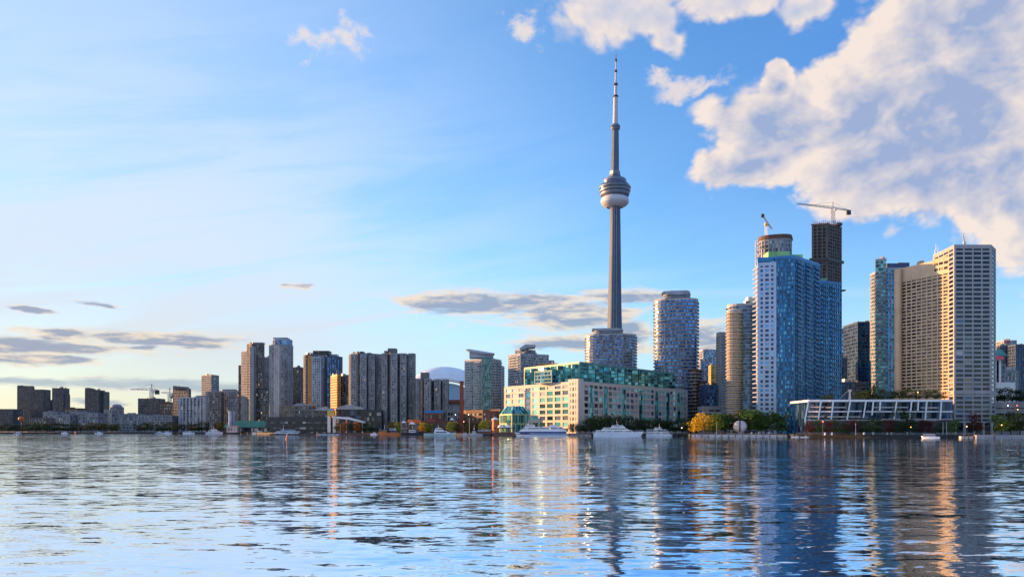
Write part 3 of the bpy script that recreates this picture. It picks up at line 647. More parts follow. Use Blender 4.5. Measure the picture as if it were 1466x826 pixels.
vol(b, round_fp(1041, 1062, 630, .9, 18), 444, 620, 34, 3, M_pale, G_hot, pier=.0, span=.3, ring=(1.0, GZ+4, ZT(446, 620)), bmat=M_hotel_lit, bh=.9, corner=False, proud=.2); pent(b, 1071, 1083, 434, 425, 640, 8, M_white, 'stair_drum')  # the golden sunlit side is put into the balcony colour
# distant ones between
building('distant_glass_tower', 'distant pale blue tower with a flat top in the gap beside the banded condominium', 'building', fpv(1007, 1027, 1150, 30), 501, 1150, 34, 4, M_pblue, G_blue, pier=.15, span=.3)
building('distant_glass_tower', 'distant small blue tower with rooftop antennas, low in the gap', 'building', fpv(1003, 1014, 1000, 20), 517, 1000, 30, 4, M_pblue, G_blue, pier=.15, span=.3)
building('distant_glass_tower', 'distant narrow tower with a yellow top in the gap', 'building', fpv(1018, 1024, 950, 10), 524, 950, 26, 4, M_yel, G_blue, pier=.3, span=.3)
b = building('slim_tower', 'slim dark green-grey tower left of the golden-edged condominium', 'building', fp3((1026, 820), (1032, 800), (1043, 812)), 479, 800, 36, 3.2, M_steel, G_cond, pier=.12, span=.35, ring=(.8, GZ+4, ZT(481, 800)), bmat=M_stone2, bh=.9)
pent(b, 1029, 1041, 479, 475, 812, 10, M_pale)
building('midrise_block', 'dark blue mid-rise block low between banded condominiums', 'building', fpv(1010, 1028, 760, 20), 552, 760, 14, 4, M_navy, G_blue, pier=.2, span=.3)
building('podium_block', 'low brown-grey podium with pale floor bands behind the park trees', 'building', fpv(1006, 1050, 650, 16), 583, 650, 5, 5, M_stone2, G_dark, pier=.1, span=.4)
# unfinished tower with rust crown
def crown_tower():
    D = 650; b = building('unfinished_round_tower', 'rounded glass tower under construction with a rust-brown crown behind the blue tower', 'building', round_fp(1087, 1132, D, .8, 24, 2.8), 341, D-14, 46, 3.2, M_stone2, G_grey, pier=.12, span=.25, corner=False)
    z = ZT(341, D-14); m = MB(); m.prism(inset(round_fp(1087, 1132, D, .8, 24, 2.8), -1.2), z+0.9, ZT(334, D-14), 0, 1, smooth=False, scale_top=.96); m.build('crown', [M_crown, M_dk], b)
    m = MB(); c = W(1083.5, D-16)
    for dx in (-.9, .9):
        for dy in (-.9, .9): m.tube((c.x+dx, c.y+dy, GZ), (c.x+dx, c.y+dy, ZT(345, D-16)), .18)
    zz = GZ
    while zz < ZT(348, D-16): m.box((c.x, c.y, zz), (2, 2, .3)); m.tube((c.x-.9, c.y-.9, zz), (c.x+.9, c.y-.9, zz+5), .12); zz += 5
    m.build('hoist_mast', [M_steel], b)
crown_tower()
b = building('concrete_frame_tower', 'bare dark concrete tower frame under construction with a tower crane on top', 'building', fp3((1163, 800), (1184, 796), (1204, 812)), 321, 796, 62, 4.2, plain('bare_frame_concrete', (0.11, 0.10, 0.10)), glass('open_floor_shade', (0.012, 0.012, 0.014), (0.10, 0.09, 0.08), 0.2, 0.0, rough=.8, tilt=0), pier=.3, span=.32, proud=.6, roofm=M_rust)  # shade inside the open floors is put into a near-black core
m = MB(); m.prism(inset(fp3((1163, 800), (1184, 796), (1204, 812)), -1.6), ZT(374, 800), ZT(370, 800)); m.build('transfer_band', [M_dk], b)
m = MB(); rr = random.Random(3)
for k in range(14):
    p = W(1164+k*2.9, 806); m.box((p.x, p.y, ZT(319, 800)), (.5, .5, 5+rr.random()*3), rr.random())
m.build('column_starter', [M_stone], b); m = MB(); p = W(1201, 806); m.box((p.x, p.y, ZT(319.5, 800)), (5, 5, 3)); m.build('formwork', [M_dk], b)
# blue tower
def blue_tower():
    c = W(1140, 606.1); b = thing('blue_glass_tower', 'vivid blue glass tower with a white west strip and green rooftop, tallest at the waterfront', 'building', (c.x, c.y, GZ))
    zt = ZT(369, 574.8)
    a, b1 = W(1085.5, 581.0), W(1110.5, 577.9)
    wins = [(G_navy, 5), (G_blue, 1), (G_azure, 1)]
    facade(b, quad(a, b1, 20), GZ, ZT(380, 585.2), 37, 5.4, M_strip, G_navy, pier=.38, span=.42, windows=wins, nb=[3, 5, 3, 5], proud=.3, wname='white_wall')
    p0, p1, p2 = W(1110.6, 578.5), W(1137, 574.8), W(1173, 604.0)
    n2 = (p2-p1).normalized(); n2 = Vector((-n2.y, n2.x))
    facade(b, [p0, p1, p2, p2+n2*20, p0+Vector((6, 24))], GZ, zt, 39, 2.6, M_bmul, G_deep, pier=.24, span=.3, balc=[(1, .06, .24, 1.3), (1, .42, .6, 1.3), (1, .78, .96, 1.3), (0, .62, .8, .9)], bmat=M_bmul, bh=1.0, roofm=M_blue, rooft=1.8)
    q1, q2 = W(1172.5, 604), W(1204, 617)
    facade(b, quad(q1, q2, 22), GZ, ZT(404, 606.1), 34, 2.6, M_bmul, G_deep, pier=.22, span=.32, balc=[(0, .1, .32, 1.3), (0, .5, .72, 1.3)], bmat=M_bmul, bh=1.0, roofm=M_blue, rooft=1.6)
    for (x0, x1, y0, y1, D, dep, mt) in ((1100, 1131, 369, 360, 598, 12, M_mint), (1130, 1149, 369, 364.5, 606, 12, M_mint), (1176, 1184, 405, 399, 627, 8, M_mint)): pent(b, x0, x1, y0, y1, D, dep, mt, 'plant_room')
    m = MB(); p = W(1137, 573.7); 
    facade(b, [W(1085.5, 583.1), W(1112, 580.0), W(1120, 600.9), W(1090, 616.5)], ZT(380, 585.2)+1.2, ZT(374, 590.4), 2, 4, M_blue, G_azure, pier=.2, span=.3)
    p = W(1206, 639.5); m.box((p.x, p.y, ZT(416, 639.5)), (4, 4, 1)); m.build('swing_stage', [M_dk], b)
    for k in range(0, 36):                                     # slim white-railed balconies on the west edge
        pass
    e = [(a-(b1-a).normalized()*.1), a]
    mb = MB(); mb.box((a.x-.6, a.y+5, GZ+4), (1.0, 7, .8), 0.2); first = mb.build('balcony', [M_balc], b)
    for k in range(1, 36): at(first, dz=k*(ZT(380, 585.2)-GZ)/37)
blue_tower()
# behind, right
building('office_tower', 'sky-reflecting blue office tower with a dark top behind the blue tower', 'building', fpv(1204, 1229, 760, 30), 472, 760, 26, 6, M_navy, glass('office_bands', (0.10, 0.22, 0.42), (0.30, 0.42, 0.6), .3, .75, spand=.3, spcol=(0.03, .06, .12)), pier=.0, span=.12, corner=False)
building('navy_tower', 'plain dark navy office tower between blue tower and teal-edged tower', 'building', fpv(1228, 1253, 700, 30), 462, 700, 30, 3, M_navy, G_navy, pier=.12, span=.2, proud=.15)
building('midrise_block', 'small dark block at the right foot of the blue tower', 'building', fpv(1203, 1212, 690, 20), 514, 690, 18, 3.4, M_navy, G_navy, pier=.2, span=.3)
building('midrise_block', 'dark midrise block with reflecting floors behind the terrace trees', 'building', fpv(1205, 1246, 660, 20), 548, 660, 12, 4, M_navy, G_navy, pier=.2, span=.3)
b = building('teal_edged_tower', 'teal and blue glass tower with white balcony bands left of the hotel', 'building', fpv(1254, 1268, 640, 12, 637), 373, 640, 46, 3.0, M_pblue, G_teal, pier=.0, span=.28, ring=(1.0, GZ+4, ZT(392, 640)), bmat=M_balc, bh=.7)
vol(b, fpv(1267, 1301, 655, 26), 385, 655, 43, 2.6, M_steel, G_azure, pier=.28, span=.3); pent(b, 1270, 1302, 384, 377, 662, 18, M_navy); pent(b, 1286, 1302, 378, 376, 664, 14, M_brown)
# hotel
def hotel():
    c = W(1360, 543.4); b = thing('harbour_hotel', 'broad beige concrete hotel tower with ribbon windows, its wing lit orange by the sun', 'hotel', (c.x, c.y, GZ))
    zt = ZT(367, 522.5); wins = [(G_hot, 9), (G_navy, 3), (G_dark, 2)]
    A, B = W(1284, 565.3), W(1366.5, 522.5)
    facade(b, quad(A, B, 22), ZT(561, 538.2), zt-9.5, 34, 4.4, M_hotel_lit, G_hot, pier=.15, span=.40, proud=.45, roof=False)
    m = MB(); m.prism(inset(quad(A, A+(B-A)*.66, 22), -.5), zt-9.6, zt); m.build('blank_parapet', [M_hotel_lit], b)
    facade(b, quad(A+(B-A)*.66, B, 22), zt-9.6, zt, 2, 4.4, M_hotel_lit, G_hot, pier=.16, span=.4, proud=.45)
    m = MB(); m.prism(inset(quad(A, B, 22), -.3), GZ, ZT(561, 538.2)); m.build('base_wall', [M_hotel_lit], b)
    s = W(1285.5, 561.2); m = MB(); m.lathe([(2.4, GZ), (2.4, zt-1), (0.1, zt-.9)], c=(s.x, s.y), n=14); m.build('stair_drum', [M_hotel_lit], b)
    C, D_ = W(1366.5, 518.3), W(1418, 518.3)
    Z = [GZ, ZT(565, 518.3)]
    q = [C, D_, W(1424.5, 530.9), C+Vector((3, 30))]
    HR = plain('hotel_concrete_shaded', (0.31, 0.315, 0.33), 0.85, 0.10)  # same concrete, with the front block's shade put into the colour
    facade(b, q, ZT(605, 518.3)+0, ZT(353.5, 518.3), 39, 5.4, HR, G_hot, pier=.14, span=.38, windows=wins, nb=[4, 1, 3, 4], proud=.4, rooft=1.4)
    m = MB(); m.prism(inset(q, -.62), ZT(564, 518.3), ZT(559, 518.3)); m.build('blank_band', [HR], b)
    for px in (1369, 1382, 1396, 1409, 1421):
        p = W(px, 495); mb = MB(); mb.box((p.x, p.y+1, (GZ+ZT(605, 518.3))/2), (1.2, 1.2, ZT(605, 518.3)-GZ)); mb.build('column', [HR], b)
    m = MB(); m.prism(inset(q, 3.5), GZ, ZT(605, 518.3)+.1); m.build('lobby_glazing', [G_navy], b)
    m = MB(); p = W(1381, 532.9); z = ZT(353, 532.9); m.tube((p.x, p.y, z), (p.x-.5, p.y, z+4), .7, .5, 8); m.tube((p.x-.5, p.y, z+4), (p.x-1.2, p.y, z+9), .55, .2, 8); m.box((p.x-.3, p.y, z+2.5), (1.6, 1.2, 1.2), .4); m.build('antenna_dish', [M_pale], b)
    for px, h in ((1340, 8), (1343, 6), (1338, 4)):
        p = W(px, 520); m = MB(); m.tube((p.x, p.y, zt), (p.x, p.y, zt+h), .15, .08); m.build('antenna', [M_steel], b)
    pent(b, 1344, 1358, 370, 363, 559, 8, M_teal, 'plant_room'); pent(b, 1318, 1323, 378, 373, 559, 5, M_hotel_lit, 'plant_room')
hotel()
# terrace podium with white frames
def terrace():
    D = 500; c = W(1256, D); b = thing('terrace_podium', 'low white-framed terrace building with leaning white fins beneath the hotel', 'building', (c.x, c.y, GZ))
    m = MB(); m.prism(quad(W(1160, D+6), W(1363, D+2), 30), GZ, ZT(575, D), 0, 0, [(40, 4, 0), (6, 4, 50), (40, 4, 60), (6, 4, 110)]); m.build('glazing', [G_navy], b)
    m = MB(); m.prism(quad(W(1158, D), W(1364, D-2), 36), ZT(575, D), ZT(572, D)); m.build('roof', [M_white], b)
    for px0, px1, py in ((1160, 1180, 582.5), (1182, 1212, 583), (1157, 1214, 589), (1216, 1234, 588.5), (1240, 1364, 589), (1156, 1180, 596), (1184, 1232, 596.5), (1250, 1300, 583), (1318, 1345, 583.5), (1155, 1345, 601.5), (1262, 1364, 600)):
        fin(b, [(px0, py-.9), (px1, py-.9), (px1, py+.9), (px0, py+.9)], D-.5, 4, M_pale if py not in (589, 588.5) else M_white, 'terrace_slab')
    for xb, yb, xt in ((1152.5, 601, 1157.5), (1171.5, 600, 1175.5), (1190, 600, 1193), (1212.5, 601, 1217.5), (1236, 598, 1240), (1248.5, 594, 1250.5), (1259.5, 588, 1260.5), (1280, 600, 1284), (1302, 601, 1305.5), (1314, 588, 1315), (1324.5, 602, 1327), (1346, 601, 1348)):
        fin(b, [(xb-1.1, yb), (xt-1.1, 573), (xt+1.1, 573), (xb+1.1, yb)], D-3, 3, M_white, 'slanted_fin')
    fin(b, [(1151.5, 608), (1151.7, 600), (1154, 600), (1153.6, 608)], D-3.5, 3, M_white, 'slanted_fin')
    fin(b, [(1155, 615), (1155, 602), (1360, 602), (1360, 615)], D-1, 5, plain('podium_base', (0.06, 0.06, 0.065), .8), 'base_wall')
terrace()
# right edge
b = building('dark_office_tower', 'dark rounded office tower seen right of the hotel', 'building', round_fp(1428, 1443, 900, .8, 16), 495, 890, 24, 3.4, M_navy, G_navy, pier=.1, span=.2)
b = building('pale_office_tower', 'pale grey office tower with a small red roof sign, right of the hotel', 'building', fpv(1437, 1455, 1000, 26), 488, 1000, 30, 3.6, M_pblue, G_grey, pier=.4, span=.1)
fin(b, [(1441.5, 491), (1441.5, 488), (1445.5, 488), (1445.5, 491)], 997, 1, M_red, 'roof_sign')
building('navy_tower', 'dark navy tower cut by the right side of the photo', 'building', fpv(1454, 1500, 880, 26), 494, 880, 28, 3.4, M_navy, G_navy, pier=.15, span=.2)
b = building('stepped_block', 'small pale stepped block with rounded top among the towers right of the hotel', 'building', fpv(1437, 1457, 700, 20), 532, 700, 14, 3.6, M_stone2, G_grey, pier=.3, span=.3)
vol(b, fpv(1440, 1453, 704, 16), 527, 704, 15, 3.4, M_pale, G_grey, pier=.3, span=.3)
b = building('white_wall_block', 'white-walled block with a pink sign and green roof peak beside the hotel', 'building', fpv(1424, 1432, 660, 16), 516, 660, 14, 4, M_white, G_blue, pier=.7, span=.4)
vol(b, fpv(1431, 1439, 664, 16), 522, 664, 14, 4, M_stone2, G_navy, pier=.3, span=.3)
fin(b, [(1423, 514.5), (1423, 509), (1437, 510), (1437, 515)], 657, 1.5, M_pink, 'sign_panel'); m = MB(); p = W(1430, 668); m.prism([Vector((p.x-5, p.y-5)), Vector((p.x+5, p.y-5)), Vector((p.x+5, p.y+5)), Vector((p.x-5, p.y+5))], ZT(510, 668), ZT(499, 668), scale_top=.1); m.build('roof_peak', [M_teal], b)
b = building('parking_garage', 'low pale concrete parking garage with dark open decks right of the hotel', 'building', fpv(1422, 1500, 560, 30), 577, 560, 4, 8, M_conc, plain('garage_deck_shade', (.02, .02, .025), .9), pier=.06, span=.6)  # shade of the open decks is put into a solid dark core
building('pale_shed', 'low white-roofed hall behind the trees right of the hotel', 'building', fpv(1424, 1452, 620, 20), 549, 620, 2, 4, M_white, G_navy, pier=.2, span=.7, z0=GZ)

# ------------------------------------------------------------------ the quayside terminal
def terminal():
    Lp, Cp, Rp = W(723, 728), W(828, 640), W(983, 786)
    c = (Lp+Cp+Rp)/3; b = thing('quayside_terminal', 'long cream eight-storey quayside terminal with teal glass storeys stacked on its roof', 'building', (c.x, c.y, GZ))
    zt = ZT(547, 640); wins = [(G_teal, 6), (G_dark, 6), (G_navy, 2)]
    eL = (Cp-Lp).normalized(); eR = (Rp-Cp).normalized(); back = Lp+Rp-Cp
    facade(b, [Lp, Cp, Rp, back], GZ, zt, 8, 8.0, M_cream, G_dark, pier=.24, span=.34, windows=wins, nb=[10, 26, 10, 20], proud=.55)
    # corner stair tower
    nL = Vector((eL.y, -eL.x)); nR = Vector((eR.y, -eR.x))
    q = [Cp-eL*11+nL*.9, Cp+nL*.9+nR*.6, Cp+eR*5+nR*.9, Cp-eL*5+eR*12]
    facade(b, q, GZ, zt+1.8, 9, 4.5, M_cream, G_dark, pier=.5, span=.4, proud=.5, wname='corner_wall')
    # teal bay windows down the long face
    L_ = (Rp-Cp).length; bw = L_/26
    for k in (2, 5, 9, 13, 17, 20, 23):
        p = Cp+eR*(bw*(k+.5)); w = bw*.86; zz0, zz1 = GZ+9, zt-3.5
        m = MB(); m.prism([p-eR*w/2, p-eR*w*.25+nR*1.6, p+eR*w*.25+nR*1.6, p+eR*w/2], zz0, zz1, 0, 0, [(1, 7, k), (1, 7, k+2), (1, 7, k+4), (1, 7, k+6)]); o = m.build('bay_window', [G_teal], b)
        m = MB()
        for j in range(8): m.prism(inset([p-eR*w/2, p-eR*w*.25+nR*1.6, p+eR*w*.25+nR*1.6, p+eR*w/2], -.15), zz0+j*(zz1-zz0)/7-.15, zz0+j*(zz1-zz0)/7+.25)
        m.build('frame', [M_teal], o)
    # upper storeys, set back, in folded teal glass
    zu = ZT(520, 655); s = 7.0
    a0, a1, a2 = Lp+eL*22-nL*s, Cp-nL*s-nR*s+eR*2, Rp-eR*16-nR*s
    bk = a0+a2-a1
    facade(b, [a0, a1, a2, bk], zt+.9, zu, 4, 5, M_teal, G_teal, pier=.12, span=.16, proud=.3, nb=[8, 15, 10, 20], wname='upper_frame', name_g='upper_glazing', roofm=M_teal)
    rnd = random.Random(4)
    for (P0, e, n, Lx, cnt) in ((a1, eR, nR, (a2-a1).length, 14), (a0, eL, nL, (a1-a0).length, 8)):
        w = Lx/cnt
        for k in range(cnt):
            p = P0+e*(w*(k+.5)); h = zu-(1.5 if k % 2 else 4)
            m = MB(); tri = [p-e*w*.36, p+e*w*.02+n*3.6, p+e*w*.30]
            m.prism(tri, zt+1, h, 0, 1, [(1, 4, k*5), (1, 4, k*5+3), (1, 4, 60)]); o = m.build('glass_oriel', [G_teal, M_teal], b)
            m = MB()
            for j in range(5): m.prism(inset(tri, -.14), zt+1+j*(h-zt-1)/4.1, zt+1.9+j*(h-zt-1)/4.1)
            m.build('frame', [M_teal], o)
    # terrace pavilion in the middle of the west part
    c0 = W(778, 690); m = MB(); q = quad(W(766, 676), W(790, 662), 10); facade(b, q, zt+.9, zt+11, 3, 4, M_teal, G_azure, pier=.1, span=.25, wname='pavilion_frame', name_g='pavilion_glazing')
    m = MB(); q = quad(W(770, 700), W(795, 690), 14); m.prism(q, zu, zu+3.2); m.build('plant_room', [M_brown], b)
    # ground arcade dark base
terminal()
b = building('glass_pavilion', 'green-framed glass pavilion with a chamfered roof at the terminal corner', 'building', fp3((716, 650), (733, 628), (757, 640)), 592, 628, 2, 3.2, plain('lime_frame', (.28, .36, .16), .6), G_teal, pier=.1, span=.14, roof=False)
q = fp3((716, 650), (733, 628), (757, 640)); m = MB(); m.prism(q, ZT(592, 628), ZT(581, 628), 0, 0, [(5, 2, 0), (7, 2, 6), (5, 2, 14), (7, 2, 20)], scale_top=.62); m.build('glass_roof', [G_teal], b)
# ------------------------------------------------------------------ trees
def leaf_mat(name, c1, c2):
    m, T, b = new_mat(name)
    g = T.n('ShaderNodeNewGeometry').outputs['Random Per Island']; oi = T.n('ShaderNodeObjectInfo').outputs['Random']
    col = T.mix(g, c1, c2); col = T.mix(T.m('MULTIPLY', oi, 0.4), col, tuple(a*.6 for a in c1))
    T.put(b.inputs['Base Color'], col); b.inputs['Roughness'].default_value = .8
    b.inputs['Specular IOR Level'].default_value = 0.15
    return m
LEAF = {'dark': leaf_mat('dark_green_leaves', (0.018, 0.04, 0.016), (0.05, 0.085, 0.03)), 'green': leaf_mat('green_leaves', (0.03, 0.085, 0.015), (0.10, 0.19, 0.035)),
        'olive': leaf_mat('olive_leaves', (0.05, 0.06, 0.015), (0.12, 0.12, 0.03)), 'yellow': leaf_mat('yellow_leaves', (0.50, 0.30, 0.015), (0.90, 0.62, 0.05)),
        'orange': leaf_mat('orange_leaves', (0.28, 0.08, 0.015), (0.45, 0.17, 0.03)), 'red': leaf_mat('dark_red_leaves', (0.06, 0.018, 0.016), (0.13, 0.035, 0.03)),
        'lime': leaf_mat('yellow_green_leaves', (0.14, 0.20, 0.02), (0.34, 0.36, 0.04))}
BARK = plain('bark', (0.06, 0.045, 0.035), .9)
TREES = {}
def tree_mesh(kind, var, leaf):
    key = (kind, var)
    if key in TREES: return TREES[key]
    rnd = random.Random(hash((kind, var)) % 1000 if False else (len(TREES)*13+5))
    # unit tree: height 1; crown of leaf sprays on clumps round the limbs
    tr = MB(); tr.tube((0, 0, -.01), (0.01, 0, .3), .022, .016, 7)
    cl = []; n = 9+var*2
    for i in range(n):
        a = rnd.random()*2*pi; h = .24+.62*rnd.random(); rr_ = (.30*math.sqrt(rnd.random()))*(1.15-abs(h-.55)*1.1)
        cl.append((rr_*cos(a), rr_*sin(a), h, .11+.09*rnd.random()))
    cl += [(0, 0, .5, .2), (0.02, .01, .8, .14), (.12, .05, .28, .13), (-.14, -.03, .27, .13), (.02, -.12, .3, .13)]
    for (x, y, z, r) in cl[:7]: tr.tube((0.01, 0, .28+.1*rnd.random()), (x, y, z), .014, .005, 5)
    cr = MB(); N = 950
    for i in range(N):
        x, y, z, r = rnd.choice(cl); v = Vector((rnd.gauss(0, 1), rnd.gauss(0, 1), rnd.gauss(0, 1))).normalized()*r*(.55+.55*rnd.random()**.5)
        p = Vector((x, y, z))+Vector((v.x, v.y, v.z*.85)); s = leaf*(.6+.8*rnd.random())
        u = Vector((rnd.gauss(0, 1), rnd.gauss(0, 1), rnd.gauss(0, .6))).normalized(); w = u.cross(Vector((rnd.gauss(0, 1), rnd.gauss(0, 1), rnd.gauss(0, 1)))).normalized()
        cr.face([p-u*s, p+w*s*.7, p+u*s, p-w*s*.7])
    a = tr.build('trunk', [BARK], None, origin=(0, 0, 0)); b = cr.build('crown', [LEAF[kind]], None, origin=(0, 0, 0))
    TREES[key] = (a.data, b.data); bpy.data.objects.remove(a); bpy.data.objects.remove(b); return TREES[key]
trng = random.Random(11)
def tree(px, D, top, kind, label, group=None, z0=None, wide=1.0, name=None):
    z0 = GZ+.2 if z0 is None else z0; p = W(px, D); h = (ZT(top, D)-z0)/0.98
    var = trng.randrange(3); ta, cb = tree_mesh(kind, var, .030)
    t = thing(name or 'tree', label, 'tree', (p.x, p.y, z0), group, trng.random()*6.28)
    for nm_, me_ in (('trunk', ta), ('crown', cb)):
        o = bpy.data.objects.new(nm_, me_); COL.objects.link(o); o.parent = t; o.scale = (h*wide, h*wide, h)
    return t
G1 = 'dark green trees in front of the quayside terminal'
for i, (px, D, top) in enumerate([(838, 622, 600), (846, 618, 597), (855, 626, 592), (865, 620, 594), (875, 628, 591), (886, 622, 595), (897, 626, 594), (908, 620, 597), (919, 622, 596), (929, 616, 599), (939, 622, 597), (949, 616, 599), (958, 620, 598), (967, 612, 600), (977, 616, 598), (988, 606, 597), (982, 600, 603)]):
    tree(px, D, top, 'dark', 'dark green tree in the row along the foot of the terminal', G1, wide=1.35)
G2 = 'park trees by the white sphere'
tree(999, 554, 594, 'yellow', 'bright yellow autumn tree nearest the pier end, lower left one', G2, wide=1.2); tree(1009, 555, 588, 'yellow', 'tall bright yellow autumn tree between a smaller yellow tree and green trees', G2, wide=1.25)
tree(1021, 553, 592, 'lime', 'yellow-green tree beside the bright yellow trees', G2, wide=1.2); tree(1032, 557, 589, 'green', 'dull green tree behind the yellow-green one', G2, wide=1.2)
tree(1044, 557, 590, 'dark', 'dark green tree just left of the white sphere', G2, wide=1.2); tree(1057, 558, 586, 'olive', 'olive green tree rising behind the white sphere', G2, wide=1.2)
for i, (px, D, top, w_, s) in enumerate([(1072, 552, 585, 1.3, 'dense green tree right behind the white sphere'), (1084, 554, 583, 1.3, 'tallest dense green tree of the park clump'), (1096, 552, 588, 1.2, 'dense green tree below the white strip of the blue tower'),
    (1107, 552, 591, 1.2, 'green tree in the middle of the park clump, lower than its left neighbour'), (1119, 551, 590, 1.25, 'green tree at the east end of the park clump'), (1090, 549, 598, 1.3, 'short green tree in front of the park clump')]):
    tree(px, D, top, 'green', s, G2, wide=w_)
G3 = 'dark low trees along the terrace podium'
for i, (px, D, top, k, s) in enumerate([(1160, 489, 603, 'red', 'dark red low tree at the west end of the terrace'), (1172, 488, 601, 'dark', 'dark tree between the first two red ones at the terrace'), (1184, 486, 603, 'red', 'dark red tree beside a glowing red lamp'),
    (1196, 488, 600, 'dark', 'dark green tree left of a wide red tree by the terrace'), (1208, 486, 604, 'dark', 'low dark green shrub-like tree by the terrace'), (1220, 485, 600, 'red', 'wide dark red tree under the terrace slabs'), (1234, 486, 602, 'dark', 'dark green tree right of the wide red tree'),
    (1246, 484, 597, 'dark', 'taller dark green tree before the terrace middle'), (1258, 485, 601, 'dark', 'dark tree following the taller one at the terrace'), (1272, 484, 600, 'red', 'dark red tree in the terrace middle'), (1285, 483, 602, 'dark', 'dark green tree left of the tallest terrace tree'),
    (1296, 482, 586, 'dark', 'tallest dark green tree reaching up the terrace front'), (1308, 484, 599, 'dark', 'dark green tree right beside the tallest terrace tree'), (1320, 482, 601, 'red', 'dark red tree above the small white boat'), (1333, 482, 603, 'red', 'last dark red tree before the hotel'), (1347, 480, 604, 'dark', 'low dark green tree near the hotel corner')]):
    tree(px, D, top, k, s, G3, wide=1.2)
tree(1366, 478, 600, 'green', 'bright green narrow tree at the hotel corner'); tree(1397, 482, 591, 'red', 'brown-red tree in front of the hotel columns', wide=1.1)
G4 = 'trees on the terrace roof garden'
zt_ = ZT(572, 500)-.1
for i, (px, D, top, s) in enumerate([(1180, 512, 565, 'small roof garden tree at the west end over the terrace'), (1190, 514, 563, 'second small roof garden tree above the terrace'), (1226, 514, 560, 'roof garden tree right of the pale sculpture'), (1238, 518, 556, 'roof garden tree in front of the navy tower'),
    (1249, 516, 553, 'taller roof garden tree at the foot of the teal-edged tower'), (1262, 518, 557, 'roof garden tree below the teal-edged tower'), (1275, 516, 559, 'roof garden tree near the hotel wing corner'), (1288, 514, 557, 'roof garden tree before the hotel wing left part'),
    (1301, 516, 556, 'dark roof garden tree beneath the shaded hotel wing'), (1314, 510, 558, 'roof garden tree beside an orange lamp'), (1327, 508, 557, 'roof garden tree beneath the sunlit hotel strip'), (1340, 504, 558, 'roof garden tree right of the sunlit hotel strip'), (1352, 502, 560, 'last roof garden tree beside the hotel front')]):
    tree(px, D, top, 'dark', s, G4, z0=zt_, wide=1.6)
G5 = 'trees right of the hotel'
zg = ZT(577, 560)
for i, (px, D, top, s) in enumerate([(1428, 572, 556, 'dark tree above the garage beside the hotel'), (1438, 570, 554, 'dark tree above the middle of the garage'), (1449, 574, 557, 'dark tree above the lit garage lamps'), (1460, 572, 558, 'dark tree above the garage at the photo edge')]):
    tree(px, D, top, 'dark', s, G5, z0=zg+.9, wide=1.5)
tree(1424, 520, 594, 'dark', 'dark green tree directly right of the hotel base', G5, wide=1.2); tree(1434, 495, 592, 'lime', 'round yellow-green tree on the lawn right of the hotel', G5, wide=1.25); tree(1447, 520, 590, 'dark', 'dark tree behind the round yellow-green tree', G5, wide=1.2); tree(1460, 497, 587, 'olive', 'olive brown tree at the right edge of the photo', G5, wide=1.3)
G6 = 'low trees along the far western shore'
ks = ['dark', 'olive', 'dark', 'dark', 'olive', 'orange']
for i in range(34):
    px = 4+i*9.2+trng.uniform(-2, 2)
    if 172 < px < 196: continue
    tree(px, 1010+trng.uniform(8, 50), trng.uniform(603, 608), 'olive' if 110 < px < 176 else 'dark', 'small olive-brown tree on the far western shore' if 110 < px < 176 else 'small dark tree on the far western shore', G6, wide=1.6)
tree(315, 1000, 602, 'olive', 'olive tree right of the small white cruiser', G6, wide=1.3)
G7 = 'small trees along the central waterfront'
for px, D, top, k, s in [(484, 775, 604, 'olive', 'small olive tree right of the white columns'), (494, 772, 603, 'orange', 'small orange autumn tree below the sloping white roof'), (503, 770, 604, 'dark', 'small dark tree between two orange ones'), (511, 772, 603, 'orange', 'second small orange autumn tree near the ramp'),
    (521, 770, 605, 'dark', 'small dark tree at the ramp end'), (531, 765, 604, 'dark', 'small dark tree left of the orange tug'), (562, 752, 602, 'olive', 'small olive tree above the orange tug'), (572, 748, 603, 'lime', 'small yellow-green tree behind the orange tug'), (606, 722, 603, 'yellow', 'small golden tree by the orange-roofed stall'),
    (613, 722, 606, 'lime', 'small yellow-green tree left of the green-white cruiser'), (648, 690, 602, 'lime', 'small yellow-green tree left of the red chimney'), (655, 686, 604, 'olive', 'small olive tree at the chimney foot'), (672, 690, 604, 'olive', 'small olive tree in front of the brick hall'),
    (684, 678, 604, 'dark', 'small dark tree in front of the brick hall middle'), (695, 665, 600, 'lime', 'small lime green tree near the brick hall corner'), (820, 622, 605, 'olive', 'olive bush-like tree at the terminal corner'), (830, 620, 606, 'dark', 'small dark tree at the terminal corner')]:
    tree(px, D, top, k, s, G7, wide=1.3)

